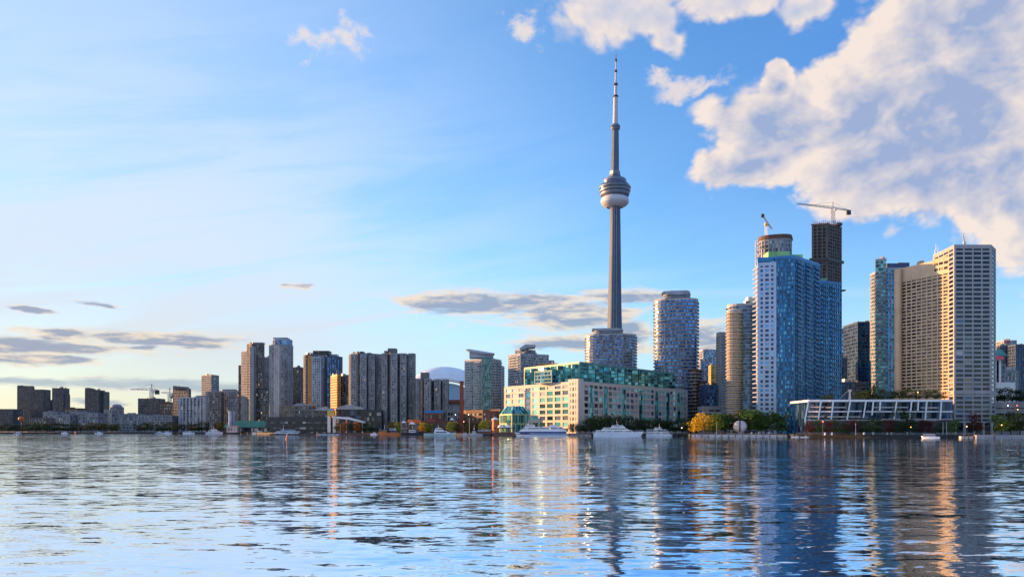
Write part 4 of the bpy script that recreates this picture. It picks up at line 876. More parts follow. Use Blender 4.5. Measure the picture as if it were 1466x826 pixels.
# ------------------------------------------------------------------ cranes
def tower_crane(label, mx, top, bot, tipL, tipR, D, group=None, yaw=0.0):
    p = W(mx, D); zb, zt = ZT(bot, D), ZT(top, D); t = thing('tower_crane', label, 'crane', (p.x, p.y, zb), group)
    s = max(.9, 1.3*D/800); m = MB()
    for dx, dy in ((-s, -s), (s, -s), (s, s), (-s, s)): m.tube((p.x+dx, p.y+dy, zb-.5), (p.x+dx, p.y+dy, zt), .24*s, n=4)
    z = zb
    while z < zt-2*s: m.tube((p.x-s, p.y-s, z), (p.x+s, p.y-s, z+2*s), .13*s, n=4); m.tube((p.x+s, p.y+s, z), (p.x-s, p.y+s, z+2*s), .13*s, n=4); z += 2*s
    m.build('mast', [M_steel], t)
    e = Vector((cos(yaw), sin(yaw), 0)); b = Vector((p.x, p.y, zt))
    def tip(px, py): q = W(px, D); return Vector((q.x, q.y, ZT(py, D)))
    for nm_, (px, py) in (('jib', tipL), ('counter_jib', tipR)):
        q = tip(px, py); m = MB(); d = q-b; n = max(3, int(d.length/(3*s))); w = Vector((0, .8*s, 0)); up = Vector((0, 0, 1.5*s))
        m.tube(b-w, q-w, .2*s, n=4); m.tube(b+w, q+w, .2*s, n=4); m.tube(b+up, q+up*.3, .2*s, n=4)
        for k in range(n):
            a = b+d*(k/n); c = b+d*((k+.5)/n); dd = b+d*((k+1)/n); uk = up*(1-.7*(k+.5)/n); m.tube(a-w, c+uk, .1*s, n=4); m.tube(c+uk, dd-w, .1*s, n=4); m.tube(a+w, c+uk, .1*s, n=4)
        m.build(nm_, [M_steel], t)
    apex = b+Vector((0, 0, 5*s)); m = MB(); m.tube(b-Vector((.6*s, 0, 0)), apex, .2*s, n=4); m.tube(b+Vector((.6*s, 0, 0)), apex, .2*s, n=4); m.build('apex_frame', [M_steel], t)
    m = MB(); m.tube(apex, b+(tip(*tipL)-b)*.7, .08*s, n=4); m.tube(apex, b+(tip(*tipR)-b)*.9, .08*s, n=4); m.build('tie_cable', [M_dk], t)
    m = MB(); m.box((p.x+1.4*s, p.y-1.2*s, zt-1*s), (1.8*s, 1.8*s, 2*s)); m.build('cab', [M_white], t)
    q = b+(tip(*tipR)-b)*.88; m = MB(); m.box((q.x, q.y, q.z-1.6*s), (3.2*s, 1.6*s, 3.4*s)); m.build('counterweight', [M_dk], t)
    return t
tower_crane('large tower crane with a long jib on top of the bare concrete tower', 1192.5, 298.5, 320, (1141, 292), (1218, 302), 806)
tower_crane('far small tower crane with level jib over the unfinished block', 217, 558.5, 571, (187, 557.5), (226, 558.5), 1410, 'far tower cranes')
tower_crane('far small tower crane standing right of the unfinished block', 243, 564, 582, (231, 562), (248, 564), 1420, 'far tower cranes')
def luffing():
    D = 652; p = W(1097, D); zb = ZT(333, D); t = thing('luffing_crane', 'small crane with steep raised arm on the rust-crowned round tower', 'crane', (p.x, p.y, zb)); z1 = ZT(323, D)
    m = MB()
    for dx in (-.7, .7):
        for dy in (-.7, .7): m.tube((p.x+dx, p.y+dy, zb-3), (p.x+dx, p.y+dy, z1), .22, n=4)
    for k in range(5): m.tube((p.x-.7, p.y-.7, zb+k*1.4), (p.x+.7, p.y-.7, zb+1.2+k*1.4), .12, n=4)
    m.build('mast', [M_white], t)
    a = Vector((p.x+4.4, p.y, ZT(328.5, D))); b = Vector((p.x-3.2, p.y, ZT(309, D))); m = MB()
    for dy in (-.5, .5): m.tube((a.x, a.y+dy, a.z), (b.x, b.y+dy, b.z), .24, n=4)
    m.tube(a+Vector((.9, 0, .5)), b+Vector((.7, 0, 0)), .2, n=4)
    for k in range(9): c = a+(b-a)*(k/9); d = a+(b-a)*((k+1)/9); m.tube(c, d+Vector((.8, 0, .2)), .1, n=4)
    m.build('arm', [M_steel], t); m = MB(); m.box((b.x, b.y, b.z), (2.4, 2, 2.6)); m.build('counterweight', [M_dk], t); m = MB(); m.box((p.x, p.y, z1+.8), (2.6, 2.4, 2.2)); m.build('cab', [M_yel], t)
luffing()

# ------------------------------------------------------------------ low waterfront buildings
b = building('green_roof_hall', 'low hall with a long green hipped roof behind the small boats', 'building', fpv(322, 384, 960, 18), 611, 960, 1, 6, M_dk, G_dark, pier=.2, span=.2, roof=False)
q = fpv(319, 386, 957, 24); m = MB(); m.prism(q, ZT(611.5, 957), ZT(602, 957), scale_top=.72); m.build('hip_roof', [M_green], b)
t = thing('silo', 'pale blue-white round silo standing before the green roofed hall', 'silo', (*W(332, 945), GZ)); p = W(330, 945); m = MB(); m.lathe([(2.3, GZ), (2.3, ZT(588.5, 945)), (.1, ZT(587.8, 945))], c=(p.x, p.y), n=16); m.build('drum', [M_pblue], t)
p = W(334.7, 948); m = MB(); m.lathe([(2.2, GZ), (2.2, ZT(588.5, 945)), (.1, ZT(587.8, 945))], c=(p.x, p.y), n=16); m.build('drum', [M_steel], t)
b = building('harbour_hut', 'tiny pale pink hut at the foot of the silo', 'building', fpv(325, 339, 936, 6), 610.5, 936, 1, 4, plain('pink_render', (.5, .36, .32)), G_dark, pier=.4, span=.3)
b = building('dark_hall', 'long low black hall by the water behind the moored white yacht', 'building', fpv(386, 470, 850, 24), 598, 850, 2, 8, M_dk, G_dark, pier=.1, span=.5); fin(b, [(378, 612), (386, 598), (386, 612)], 852, 20, M_dk, 'sloping_roof')
b = building('tiered_block', 'dark tiered block with pale roof edges above the black hall', 'building', fpv(422, 447, 880, 14), 580, 880, 6, 4, M_stone, G_dark, pier=.2, span=.4, roofm=M_pblue); pent(b, 424, 434, 580, 577, 884, 8, M_stone2)
b = building('tiered_block', 'dark block with a slanted grey roof next to the white columns', 'building', fpv(446, 470, 860, 14), 587, 860, 5, 4, M_stone, G_dark, pier=.2, span=.3); fin(b, [(446, 587), (466, 581.5), (470, 583), (470, 588)], 858, 14, M_steel, 'sloping_roof')
t = thing('ship_canal_towers', 'twin blue-white columns carrying a yellow control cabin at the waterfront', 'tower', (*W(475, 800), GZ), None)
t.name = 'control_tower'
for px in (471, 478.5): p = W(px, 800); m = MB(); m.box((p.x, p.y, (GZ+ZT(594, 800))/2), (2.6, 2.6, ZT(594, 800)-GZ)); m.build('column', [M_white], t)
p = W(474.5, 798); m = MB(); m.box((p.x, p.y, ZT(591.5, 798)), (7, 6, 5)); m.build('cabin', [M_yel], t); m = MB(); m.box((p.x, p.y, ZT(587, 798)), (5.5, 4, 3.2)); m.build('upper_cabin', [M_pblue], t)
m = MB(); m.tube((p.x, p.y, ZT(586, 798)), (p.x, p.y, ZT(581.5, 798)), .3, .1); m.build('antenna', [M_steel], t)
b = building('glass_theatre', 'dark low glass building with a curved blue-grey roof right of the white columns', 'building', fpv(482, 520, 820, 20), 586, 820, 4, 5, M_dk, G_navy, pier=.1, span=.1, roof=False)
fin(b, [(480, 586), (484, 582.5), (497, 579), (503, 579), (522, 584), (522, 586)], 817, 22, M_steel, 'curved_roof')
building('dark_hall', 'plain dark building between the glass theatre and the orange tug', 'building', fpv(518, 546, 810, 18), 588, 810, 4, 5, M_dk, G_dark, pier=.1, span=.3)
t = thing('white_ramp', 'long white sloping canopy descending from the columns towards the tug', 'canopy', (*W(501, 785), GZ)); fin(t, [(480, 598.5), (480, 596), (500, 597), (523, 603.5), (523, 606), (500, 600.5)], 785, 8, M_white, 'roof')
for px, py in ((484, 599), (496, 600), (508, 602.5), (519, 605)): p = W(px, 789); m = MB(); m.tube((p.x, p.y, GZ), (p.x, p.y, ZT(py, 789)), .4, n=8); m.build('post', [M_white], t)
b = building('brick_hall', 'dark red brick powerhouse hall with redder east corner under the winged condominium', 'building', fp3((664, 745), (668, 738), (716, 700)), 588, 720, 4, 6, M_brown, G_dark, pier=.35, span=.4)
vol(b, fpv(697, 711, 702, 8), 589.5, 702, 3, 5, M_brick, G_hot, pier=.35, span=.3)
t = thing('brick_chimney', 'tall slender red-brown chimney rising before the stadium dome edge', 'chimney', (*W(661, 725), GZ)); p = W(661, 725); m = MB(); m.prism([Vector((p.x+dx, p.y+dy)) for dx, dy in ((-1.9, -1.9), (1.9, -1.9), (1.9, 1.9), (-1.9, 1.9))], GZ, ZT(547, 725), scale_top=.86); m.build('shaft', [M_rust], t)
m = MB(); m.box((p.x, p.y, ZT(546.3, 725)), (4.2, 4.2, 1)); m.build('cap', [M_brown], t)
b = building('brick_building', 'low brown brick building with a bright blue roof band and awning beneath', 'building', fpv(609, 634, 745, 12), 591, 745, 3, 4, M_brown, G_hot, pier=.3, span=.3, roofm=M_blue, rooft=2.6)
fin(b, [(611, 606), (612, 601), (623, 601), (624, 606)], 738, 5, M_red, 'awning')
building('brick_building', 'long low brown brick wall building behind the green-white cruiser', 'building', fpv(600, 664, 728, 10), 604, 728, 2, 4, M_brown, G_dark, pier=.4, span=.4)
building('blue_lowrise', 'blue-grey lowrise tucked between the stone tower and the chimney', 'building', fpv(640, 660, 790, 12), 588, 790, 4, 4, M_stone2, G_navy, pier=.2, span=.3)
t = thing('market_stall', 'waterfront stall with an orange flat roof left of the blue-roofed brick building', 'stall', (*W(594, 728), GZ)); fin(t, [(583, 604), (584, 600.5), (603, 600.5), (603, 607)], 726, 5, M_orange, 'roof')
for px in (584, 590, 597, 602): p = W(px, 729); m = MB(); m.tube((p.x, p.y, GZ), (p.x, p.y, ZT(603, 729)), .3, n=6); m.build('post', [M_brown], t)
def tent(px, py0, py1, w, D, label, mat=None, group=None):
    p = W(px, D); t = thing('tent', label, 'tent', (p.x, p.y, GZ), group); z0, z1 = ZT(py0, D), ZT(py1, D); m = MB(); m.prism([Vector((p.x+a*w, p.y+b_*w)) for a, b_ in ((-.5, -.5), (.5, -.5), (.5, .5), (-.5, .5))], z0, z1, scale_top=.12); m.build('canopy', [mat or M_white], t)
    for a in (-.47, .47):
        for b_ in (-.47, .47): q = MB(); q.tube((p.x+a*w, p.y+b_*w, GZ), (p.x+a*w, p.y+b_*w, z0+.1), .1, n=6); q.build('leg', [M_steel], t)
tent(590, 607, 603.6, 6, 722, 'white pointed tent beneath the orange-roofed stall'); tent(578, 605, 602, 5, 735, 'small white tent beside the orange-roofed stall'); tent(647, 601, 598, 4, 715, 'small white tent in front of the brown brick wall')
t = thing('ticket_kiosk', 'orange-red round kiosk with a white cap by the glass pavilion', 'kiosk', (*W(709, 638), GZ)); p = W(709, 638); m = MB(); m.lathe([(2.6, GZ), (2.6, ZT(600.5, 638))], c=(p.x, p.y), n=12); m.build('drum', [M_orange], t); m = MB(); m.lathe([(3.4, ZT(600.7, 638)), (3.2, ZT(600, 638)), (.8, ZT(597.6, 638)), (.05, ZT(597, 638))], c=(p.x, p.y), n=16); m.build('cap', [M_white], t)
t = thing('storage_sphere', 'small round tank coloured as if lit orange on a stem at the far western shore', 'tank', (*W(30.5, 1250), GZ)); p = W(30.5, 1250); m = MB(); z = ZT(599.5, 1250); m.lathe([(4.2*sin(pi*k/10)+.01, z-4.2*cos(pi*k/10)) for k in range(11)], c=(p.x, p.y), n=18); m.build('ball', [M_orange], t); m = MB(); m.tube((p.x, p.y, GZ), (p.x, p.y, z-4), .9, .7, 8); m.build('stem', [M_pale], t)  # orange light on the ball is put into its colour
# white sphere pavilion
def sphere():
    D = 543; p = W(1060.5, D); r = 8.6*D/F; t = thing('sphere_pavilion', 'white split sphere sculpture on the park quay among trees', 'sculpture', (p.x, p.y, GZ)); z = ZT(610.5, D)
    def cap(a0, a1, rr_, name, mat, off=0):
        m = MB(); n = 16; k0 = 26
        for i in range(k0):
            for j in range(n):
                def P(i, j): ph = a0+(a1-a0)*i/k0; th = pi*.93*j/n; return (p.x+off+rr_*sin(th)*cos(ph), p.y+rr_*sin(th)*sin(ph), z+rr_*cos(th))
                m.face([P(i, j), P(i+1, j), P(i+1, j+1), P(i, j+1)], 0, None, True)
        m.build(name, [mat], t)
    cap(R(-108), R(60), r, 'shell', plain('sphere_white', (.55, .55, .60), .45)); cap(R(-108), R(-250), r*.98, 'shell', M_pale, -1.0); cap(0, 2*pi, r*.86, 'core', M_dk)
    m = MB()
    for a in (0.9, 1.35, 1.75, 2.2): m.lathe([((r+.06)*sin(a-.012), z+(r+.06)*cos(a-.012)), ((r+.06)*sin(a+.012), z+(r+.06)*cos(a+.012))], c=(p.x, p.y), n=40)
    m.build('seam', [M_steel], t); m = MB(); m.lathe([(r*.6, GZ+.3), (r*.45, z-r*.75)], c=(p.x, p.y), n=20); m.build('base', [M_conc], t)
sphere()
# pale sculpture on the terrace roof
t = thing('roof_sculpture', 'pale bent figure-like beam sculpture on the terrace roof', 'sculpture', (*W(1216, 506), ZT(572, 500))); D = 506
fin(t, [(1214.5, 572), (1215.5, 561), (1213.5, 557.5), (1219.5, 557.5), (1219, 560), (1217.6, 561), (1218.5, 572)], D, 1.5, plain('sculpture_pink', (.62, .48, .46), .6), 'body'); fin(t, [(1203, 570), (1203, 569), (1214, 558.6), (1214, 560)], D, .8, M_steel, 'strut')

# ------------------------------------------------------------------ boats
def boat(name, label, px0, px1, D, bow, hull, tiers=(), beam=.24, draft=.5, fb=.055, stripe=None, mast=None, cat='boat', group=None, rail=True, masth=.2, fbh=None):
    c = W((px0+px1)/2, D); Lb = (px1-px0)*D/F; az_ = atan2(c.x, c.y); sgn = 1 if bow == 'R' else -1
    t = thing(name, label, cat, (c.x, c.y, 0), group, -az_); B = Lb*beam; H = fbh or max(.9, Lb*fb)
    def build(mb, nm_, mats, par=None): return mb.build(nm_, mats, par or t, origin=(0, 0, 0))
    m = MB(); ns = 16; sec = []
    for i in range(ns+1):
        s = i/ns; x = sgn*(s-.5)*Lb; hw = B/2*(1-max(0, (s-.45)/.55)**2.3)*(1-.12*(1-min(1, s/.25))); sh = H*(1+.55*max(0, s-.5)**1.4*2); fl = .72+.0*s
        xb = x-sgn*(.06*Lb*max(0, s-.75)/.25)
        sec.append([(xb, 0, -draft), (xb, hw*fl*.9, -draft*.6), (xb*.6+x*.4, hw*fl, sh*.35), (x, max(hw, .03), sh), (x, max(hw-.12, .01), sh)])
    for i in range(ns):
        for sd in (1, -1):
            A = [(x, y*sd, z) for x, y, z in sec[i]]; Bq = [(x, y*sd, z) for x, y, z in sec[i+1]]
            for k in range(4): m.face([A[k], Bq[k], Bq[k+1], A[k+1]] if sd*sgn > 0 else [A[k+1], Bq[k+1], Bq[k], A[k]], 1 if (stripe and k == 2 and False) else 0, None, False)
        m.face([(sec[i][4][0], sec[i][4][1], sec[i][4][2]-.1), (sec[i][4][0], -sec[i][4][1], sec[i][4][2]-.1), (sec[i+1][4][0], -sec[i+1][4][1], sec[i+1][4][2]-.1), (sec[i+1][4][0], sec[i+1][4][1], sec[i+1][4][2]-.1)])
    s0 = sec[0]; m.face([(s0[k][0], s0[k][1], s0[k][2]) for k in range(4)]+[(s0[k][0], -s0[k][1], s0[k][2]) for k in (3, 2, 1)])
    build(m, 'hull', [hull])
    if stripe:
        m = MB()
        for i in range(ns):
            for sd in (1, -1):
                q = []
                for sc_ in (sec[i], sec[i+1]):
                    a, b_ = Vector(sc_[2]), Vector(sc_[3]); q.append((a+(b_-a)*.25, a+(b_-a)*.62))
                P = [Vector((v.x, (v.y+.05)*sd, v.z)) for v in (q[0][0], q[1][0], q[1][1], q[0][1])]; m.face(P)
        build(m, 'stripe', [stripe])
    z = H*.95
    for (t0, t1, h, mat, nw, rake) in tiers:
        if h < 0: z += h; continue
        x0, x1 = (t0-.5)*Lb, (t1-.5)*Lb; w = B*.8*(.88 if z > H*1.5 else 1); m = MB()
        pr = [(x0, z-.1), (x1, z-.1), (x1-rake[1]*h, z+h), (x0+rake[0]*h, z+h)]
        f = [(x, -w/2, zz) for x, zz in pr]; bk = [(x, w/2, zz) for x, zz in pr]; m.face(f); m.face(bk[::-1])
        for i in range(4): j = (i+1) % 4; m.face([f[j], f[i], bk[i], bk[j]])
        cb = build(m, 'cabin', [mat]); m = MB(); m.box(((pr[2][0]+pr[3][0])/2, 0, z+h+.06), (abs(pr[2][0]-pr[3][0])+.5, w+.35, .14)); build(m, 'deck', [M_white if mat is not M_orange else M_orange])
        if nw:
            xs, xe = x0+rake[0]*h*.6+.3, x1-rake[1]*h*.6-.3; ww = (xe-xs)/nw
            for k in range(nw):
                m = MB(); m.box((xs+(k+.5)*ww, 0, z+h*.58), (ww*.82, w+.06, h*.42)); build(m, 'window', [G_dark if nw else M_dk], cb)
        z += h+.1
    if rail:
        m = MB(); pts = [sec[i][3] for i in range(0, ns+1, 2)]
        for a, b_ in zip(pts[:-1], pts[1:]):
            for sd in (1, -1): m.tube((a[0], a[1]*sd, a[2]+.9), (b_[0], b_[1]*sd, b_[2]+.9), .045, n=4); m.tube((a[0], a[1]*sd, a[2]-.05), (a[0], a[1]*sd, a[2]+.9), .04, n=4)
        build(m, 'railing', [M_steel])
    if mast:
        x = (mast[0]-.5)*Lb; m = MB(); m.tube((x, 0, z-.3), (x+mast[2]*mast[1], 0, z+mast[1]), .14, .05, 6); m.box((x+mast[2]*mast[1]*.5, 0, z+mast[1]*.55), (.15, mast[1]*.5, .12)); m.box((x, 0, z+.5), (.9, .5, .5)); build(m, 'mast', [M_white])
    return t
V = (.2, .4)
ORNG = plain('tug_orange', (.55, .16, .03), .5); NAVYH = plain('navy_hull', (.02, .05, .20), .35); BLKH = plain('black_hull', (.02, .02, .022), .5); GRNH = plain('pale_green_hull', (.42, .54, .50), .45); GREYB = plain('grey_boat', (.33, .36, .40), .5)
boat('passenger_ferry', 'long white passenger ferry with blue hull stripes moored before the terminal', 736, 812, 598, 'L', M_white, [(.10, .985, 1.7, NAVYH, 0, (.8, .1)), (.09, .98, 1.0, M_white, 0, (1.2, .1)), (.14, .93, 2.0, M_white, 26, (1.0, .2)), (.20, .40, 1.8, M_white, 6, (.5, .3)), (0, 0, -1.9, 0, 0, 0), (.46, .9, .2, NAVYH, 0, (0, 0)), (.66, .82, 1.5, M_white, 0, (.6, .8))], stripe=NAVYH, mast=(.26, 4.5, .1), fb=.05, cat='ferry')
boat('motor_yacht', 'large white motor yacht with three stepped decks, bow pointing right', 850, 921, 590, 'R', M_white, [(.04, .80, 2.0, M_white, 12, (.2, .9)), (.16, .72, 1.9, M_white, 10, (.8, 1.6)), (.34, .64, 1.7, M_white, 6, (.8, 1.2))], mast=(.48, 4.5, -.2), fb=.07, cat='yacht', stripe=None)
boat('tour_boat', 'double-deck white tour boat with open upper deck right of the large yacht', 925, 963, 592, 'R', M_white, [(.03, .9, 2.1, M_white, 10, (0, .5)), (.03, .82, 2.0, GREYB, 9, (0, .6)), (.3, .6, 1.3, M_white, 4, (.4, .6))], mast=(.5, 3, 0), fb=.05)
boat('cabin_cruiser', 'pale green and white cabin cruiser with a dark side band left of the chimney', 607, 653, 655, 'R', GRNH, [(.3, .86, 2.1, M_white, 1, (.4, 2.2)), (.32, .62, 2.3, M_white, 3, (.5, .9))], fb=.07, stripe=None, mast=(.45, 3, 0))
boat('tugboat', 'orange tugboat with sunlit bow among the central moorings', 542, 577, 715, 'L', ORNG, [(.12, .34, 2.3, ORNG, 3, (.3, .2)), (.42, .72, 1.5, GREYB, 4, (.2, .2))], fb=.10, mast=(.25, 4, 0), cat='tug')
boat('old_work_boat', 'dark brown wooden work boat with a white wheelhouse behind the orange tugboat', 574, 608, 705, 'R', BLKH, [(.34, .62, 2.4, M_white, 3, (.1, .3)), (.1, .3, 1.4, M_brown, 0, (.1, .1))], fb=.11, mast=(.5, 5, 0))
boat('moored_yacht', 'white and blue double-deck yacht on the dark quay before the black hall', 393, 430, 790, 'L', M_white, [(.04, .97, 2.0, M_white, 12, (.5, .2)), (.2, .8, 1.8, M_pblue, 8, (.6, .4))], fb=.05, mast=(.35, 5, 0), cat='yacht', stripe=NAVYH)
boat('small_cruiser', 'small white cruiser with blue stripe and sunlit stern at the west quay', 295, 319, 955, 'R', M_white, [(.12, .8, 2.2, M_white, 5, (.4, 1.0)), (.3, .66, 1.9, M_white, 3, (.5, .9))], fb=.09, mast=(.45, 4, 0), stripe=NAVYH)
boat('small_cruiser', 'tiny white motorboat sunlit on its side, left of the tall mast', 362, 378, 900, 'L', M_white, [(.3, .85, 2.2, M_white, 3, (.8, .3))], fb=.10, mast=(.5, 2, 0))
boat('trawler', 'grey-green fishing boat with low deckhouse right of the chimney', 672, 706, 640, 'L', GREYB, [(.1, .3, 2.2, GRNH, 3, (.2, .3)), (.36, .9, 1.2, GREYB, 5, (.1, .1))], fb=.08, mast=(.2, 4, 0))
boat('small_cruiser', 'small cream motorboat moored at the foot of the chimney', 658, 673, 650, 'R', M_pale, [(.3, .75, 1.6, M_white, 3, (.4, .7))], fb=.10)
boat('sailboat', 'sailboat with a tall bare mast at the left of the moored yacht', 379, 392, 860, 'L', M_white, [(.35, .7, 1.0, M_white, 3, (.5, .5))], fb=.10, cat='sailboat'); s_ = bpy.data.objects.get('sailboat')
m = MB(); m.tube((0, 0, 1), (0, 0, 34), .26, .10, 6); m.tube((0, 0, 3), (-4, 0, 3.2), .12, .1, 6); m.build('sailing_mast', [M_white], s_, origin=(0, 0, 0))
for i, (x0, x1, s) in enumerate([(440, 452, 'small grey launch moored right of the double-deck yacht'), (458, 470, 'small white launch by the twin white columns'), (530, 541, 'little pale skiff just left of the orange tugboat'), (20, 30, 'tiny pale boat at the far western end'), (88, 97, 'tiny white boat below the far pale apartments'), (136, 147, 'tiny white boat near the far slim tower'),
        (222, 234, 'small pale boat below the domed far block'), (232, 246, 'small white sailing hull left of the rowing dock'), (262, 278, 'small blue-white boat with awning left of the white cruiser')]):
    D = 795 if 430 < x0 < 480 else (735 if x0 > 500 else 985); boat('launch', s, x0, x1, D, 'LR'[i % 2], GREYB if i % 3 == 0 else M_white, [(.3, .75, 1.5, M_white, 3, (.3, .5))], fb=.09, group='small moored launches', rail=False)
boat('launch', 'small white covered motorboat at the hotel dock', 1320, 1344, 452, 'L', M_white, [(.1, .8, 1.3, M_pblue, 4, (.3, .6))], fb=.07, group='small moored launches', rail=False, fbh=1.0)
for x0, x1, s in ((1133, 1144, 'small white dinghy at the end of the park pier'), (1146, 1158, 'small white dinghy just right of the pier end'), (1160, 1171, 'last small white dinghy before the terrace quay')): boat('dinghy', s, x0, x1, 500, 'R', M_white, [(.5, .75, .6, M_pale, 0, (.2, .2))], fb=.05, group='dinghies beside the pier', rail=False, fbh=.55, draft=.2)
# barge with domes
t = thing('dome_barge', 'dark brown barge carrying two round white tents, left of the ferry', 'barge', (*W(722, 606), 0)); D = 606
fin(t, [(707, 624.4), (706, 618.5), (738, 618.5), (738, 624.4)], D, 9, M_brown, 'hull')
for px in (709, 714, 719, 724, 729, 735): fin(t, [(px-.5, 618.4), (px-.5, 612), (px+.5, 612), (px+.5, 618.4)], D, .6, M_brown, 'post')
fin(t, [(706, 613), (706, 611.8), (738, 611.8), (738, 613)], D, 8, M_dk, 'roof')
for px in (717, 727): p = W(px, D+4); m = MB(); z = ZT(611.8, D); m.lathe([(2.5*cos(R(a)), z+2.3*sin(R(a))) for a in range(0, 91, 15)], c=(p.x, p.y), n=18); m.build('round_tent', [M_white], t)
# floating pier
def pier(name, label, px0, px1, D0, D1, w, mat, posts=6, z=1.1):
    a, b_ = W(px0, D0), W(px1, D1); c = (a+b_)/2; t = thing(name, label, 'pier', (c.x, c.y, 0)); m = MB(); m.prism(quad(a, b_, w), -.5, z); m.build('deck', [mat], t)
    for k in range(posts): p = a+(b_-a)*((k+.5)/posts); m = MB(); m.tube((p.x, p.y-.35, -1), (p.x, p.y-.35, z+1.3), .22, n=8); m.build('pile', [M_brown], t)
pier('park_pier', 'long pale pier along the park in front of the yellow trees and sphere', 990, 1127, 536, 521, 6, M_pale, 14, 1.7); pier('hotel_dock', 'pale grey floating dock in front of the hotel columns', 1376, 1404, 453, 450, 5, M_pale, 4, 1.2)
pier('dark_jetty', 'low dark jetty carrying the moored double-deck yacht', 386, 470, 778, 760, 5, M_dk, 10, 1.0); pier('wooden_jetty', 'low brown wooden jetty between the ramp and the orange tug', 484, 545, 752, 742, 4, M_brown, 9, 1.3); pier('stone_landing', 'grey stone landing with grass below the round yellow-green tree', 1398, 1500, 448, 440, 5, M_conc, 2, 2.0); pier('ferry_landing', 'grey landing stage right of the passenger ferry', 812, 846, 604, 602, 6, M_conc, 5, 1.4)
pier('blue_float', 'low blue-grey floating dock below the white columns', 455, 484, 745, 742, 4, M_pblue, 3, 1.0)
# buoys
def buoy(px, D, h, label, mat=M_orange):
    p = W(px, D); t = thing('buoy', label, 'buoy', (p.x, p.y, 0)); m = MB(); m.lathe([(.01, -.4), (h*.26, -.3), (h*.26, h*.22), (h*.13, h*.4), (h*.10, h*.85), (.02, h*.9)], c=(p.x, p.y), n=14); m.build('float', [mat], t); m = MB(); m.lathe([(.02, h*.86), (h*.12, h*.92), (h*.1, h), (.01, h*1.05)], c=(p.x, p.y), n=10); m.build('lantern', [M_white], t)
buoy(411, 400, 2.7, 'orange buoy with a pale top floating before the moored yacht'); buoy(454, 700, 2.8, 'orange round buoy below the black hall'); buoy(108, 960, 3.2, 'orange buoy far off before the western apartments'); buoy(256, 960, 1.8, 'small dark marker buoy near the far western shore', M_dk)
# lamps (lit at dusk) and plain posts
LAMP = {}
def lamp(px, D, top, label, col=(1, .45, .12), z0=None, s=8.0, r=.32):
    k = col
    if k not in LAMP:
        m, T, b_ = new_mat('lamp_glow'); b_.inputs['Base Color'].default_value = (*col, 1); b_.inputs['Emission Color'].default_value = (*col, 1); b_.inputs['Emission Strength'].default_value = s*.25; LAMP[k] = m
    z0 = GZ if z0 is None else z0; p = W(px, D); zt = ZT(top, D); t = thing('street_lamp', label, 'lamp', (p.x, p.y, z0), 'lit street lamps'); m = MB(); m.tube((p.x, p.y, z0), (p.x, p.y, zt), .12, .08, 6); m.build('post', [M_dk], t)
    m = MB(); m.lathe([(r*sin(pi*i/6)+.001, zt+r-r*cos(pi*i/6)) for i in range(7)], c=(p.x, p.y), n=10); m.build('lamp_head', [LAMP[k]], t)
OR = (1, .42, .12); RD = (1, .12, .06); WW = (1, .8, .6)
for a in [(1178, 480, 604, 'glowing red lamp among the terrace trees', RD), (1314, 500, 562, 'orange lamp on the roof garden', OR, zt_), (1384, 478, 611, 'warm lamp beside the hotel columns', OR), (1434, 480, 609, 'orange lamp in front of the round yellow-green tree', OR), (1456, 556, 581, 'upper orange lamp on the garage front', RD), (1443, 556, 581, 'pale lamp on the garage front', WW),
          (1457, 556, 586.5, 'lower orange lamp on the garage front', OR), (1304, 480, 612, 'small orange lamp under the dark red tree', OR), (976, 598, 613, 'pale lamp at the right end of the terminal trees', WW), (664, 655, 604, 'warm lamp at the chimney foot', OR), (671, 700, 594, 'pale globe lamp in front of the brick hall', WW), (652, 705, 594, 'pale globe lamp left of the chimney', WW)]:
    lamp(*a[:5], z0=a[5] if len(a) > 5 else None)
def post(px, D, top, label, kind='pole', mat=None):
    p = W(px, D); t = thing('flagpole', label, 'pole', (p.x, p.y, GZ), 'thin waterfront poles'); m = MB(); m.tube((p.x, p.y, GZ), (p.x, p.y, ZT(top, D)), .14, .07, 6); m.build('pole', [M_white], t); m = MB(); m.lathe([(.02, ZT(top, D)-.1), (.22, ZT(top, D)), (.02, ZT(top, D)+.3)], c=(p.x, p.y), n=8); m.build('finial', [M_steel], t)
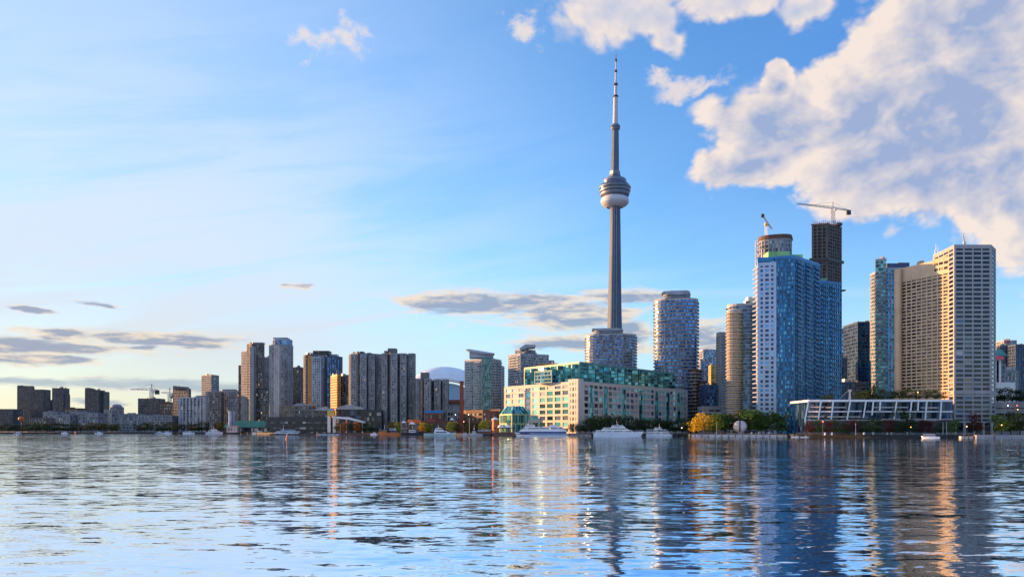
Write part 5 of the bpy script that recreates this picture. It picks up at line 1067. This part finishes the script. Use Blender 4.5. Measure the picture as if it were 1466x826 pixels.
for a in [(672, 655, 598, 'thin pale pole right of the chimney'), (1026, 545, 604, 'dark post between the yellow trees and the sphere'), (1225, 480, 606, 'thin pole in the middle of the terrace quay'), (1355, 476, 604, 'thin pole left of the hotel corner'), (1350, 476, 604, 'thinner pole among the trees at the terrace end'), (487, 770, 606, 'pale pole near the small orange trees')]: post(*a)
# stone blocks and bollards on the east quay
for i, (px, s) in enumerate([(1181, 'first pale bollard on the terrace quay'), (1191, 'second pale bollard on the terrace quay'), (1237, 'pale bollard under the terrace middle'), (1250, 'pale bollard right of the terrace middle'), (1270, 'pale bollard before a dark red tree'), (1276, 'pale bollard close beside another'), (1299, 'pale bollard below the tallest terrace tree'), (1076, 'pale bollard on the park quay right of the sphere'), (1086, 'second pale bollard right of the sphere'), (1101, 'dark-footed bollard on the park quay')]):
    D = 484 if px > 1130 else 539; p = W(px, D); m = MB(); m.lathe([(.5, GZ), (.5, GZ+1.2), (.65, GZ+1.3), (.6, GZ+1.75), (.01, GZ+1.9)], c=(p.x, p.y), n=10); o = m.build('bollard', [M_white], None, origin=(p.x, p.y, GZ)); tag(o, s, 'bollard', 'pale bollards on the east quay')

# railings along the quay edge
def railing(px0, D0, px1, D1, label, h=1.1, n=40):
    a, b_ = W(px0, D0), W(px1, D1); c = (a+b_)/2; t = thing('quay_railing', label, 'railing', (c.x, c.y, GZ)); m = MB(); zb = GZ+.35
    for k in range(n+1): p = a+(b_-a)*(k/n); m.tube((p.x, p.y, zb-.1), (p.x, p.y, zb+h), .05, n=4)
    m.build('post_row', [M_steel], t)['kind'] = 'stuff'
    for zz in (.55, h): q = MB(); q.tube((a.x, a.y, zb+zz), (b_.x, b_.y, zb+zz), .06, n=4); q.build('rail', [M_steel], t)
railing(1140, 506.5, 1296, 472, 'steel railing along the quay in front of the terrace podium'); railing(1304, 471, 1392, 464, 'steel railing along the quay in front of the hotel')
railing(848, 614.5, 980, 594.5, 'steel railing along the quay behind the large yacht'); railing(706, 632, 812, 618, 'steel railing along the quay behind the passenger ferry')
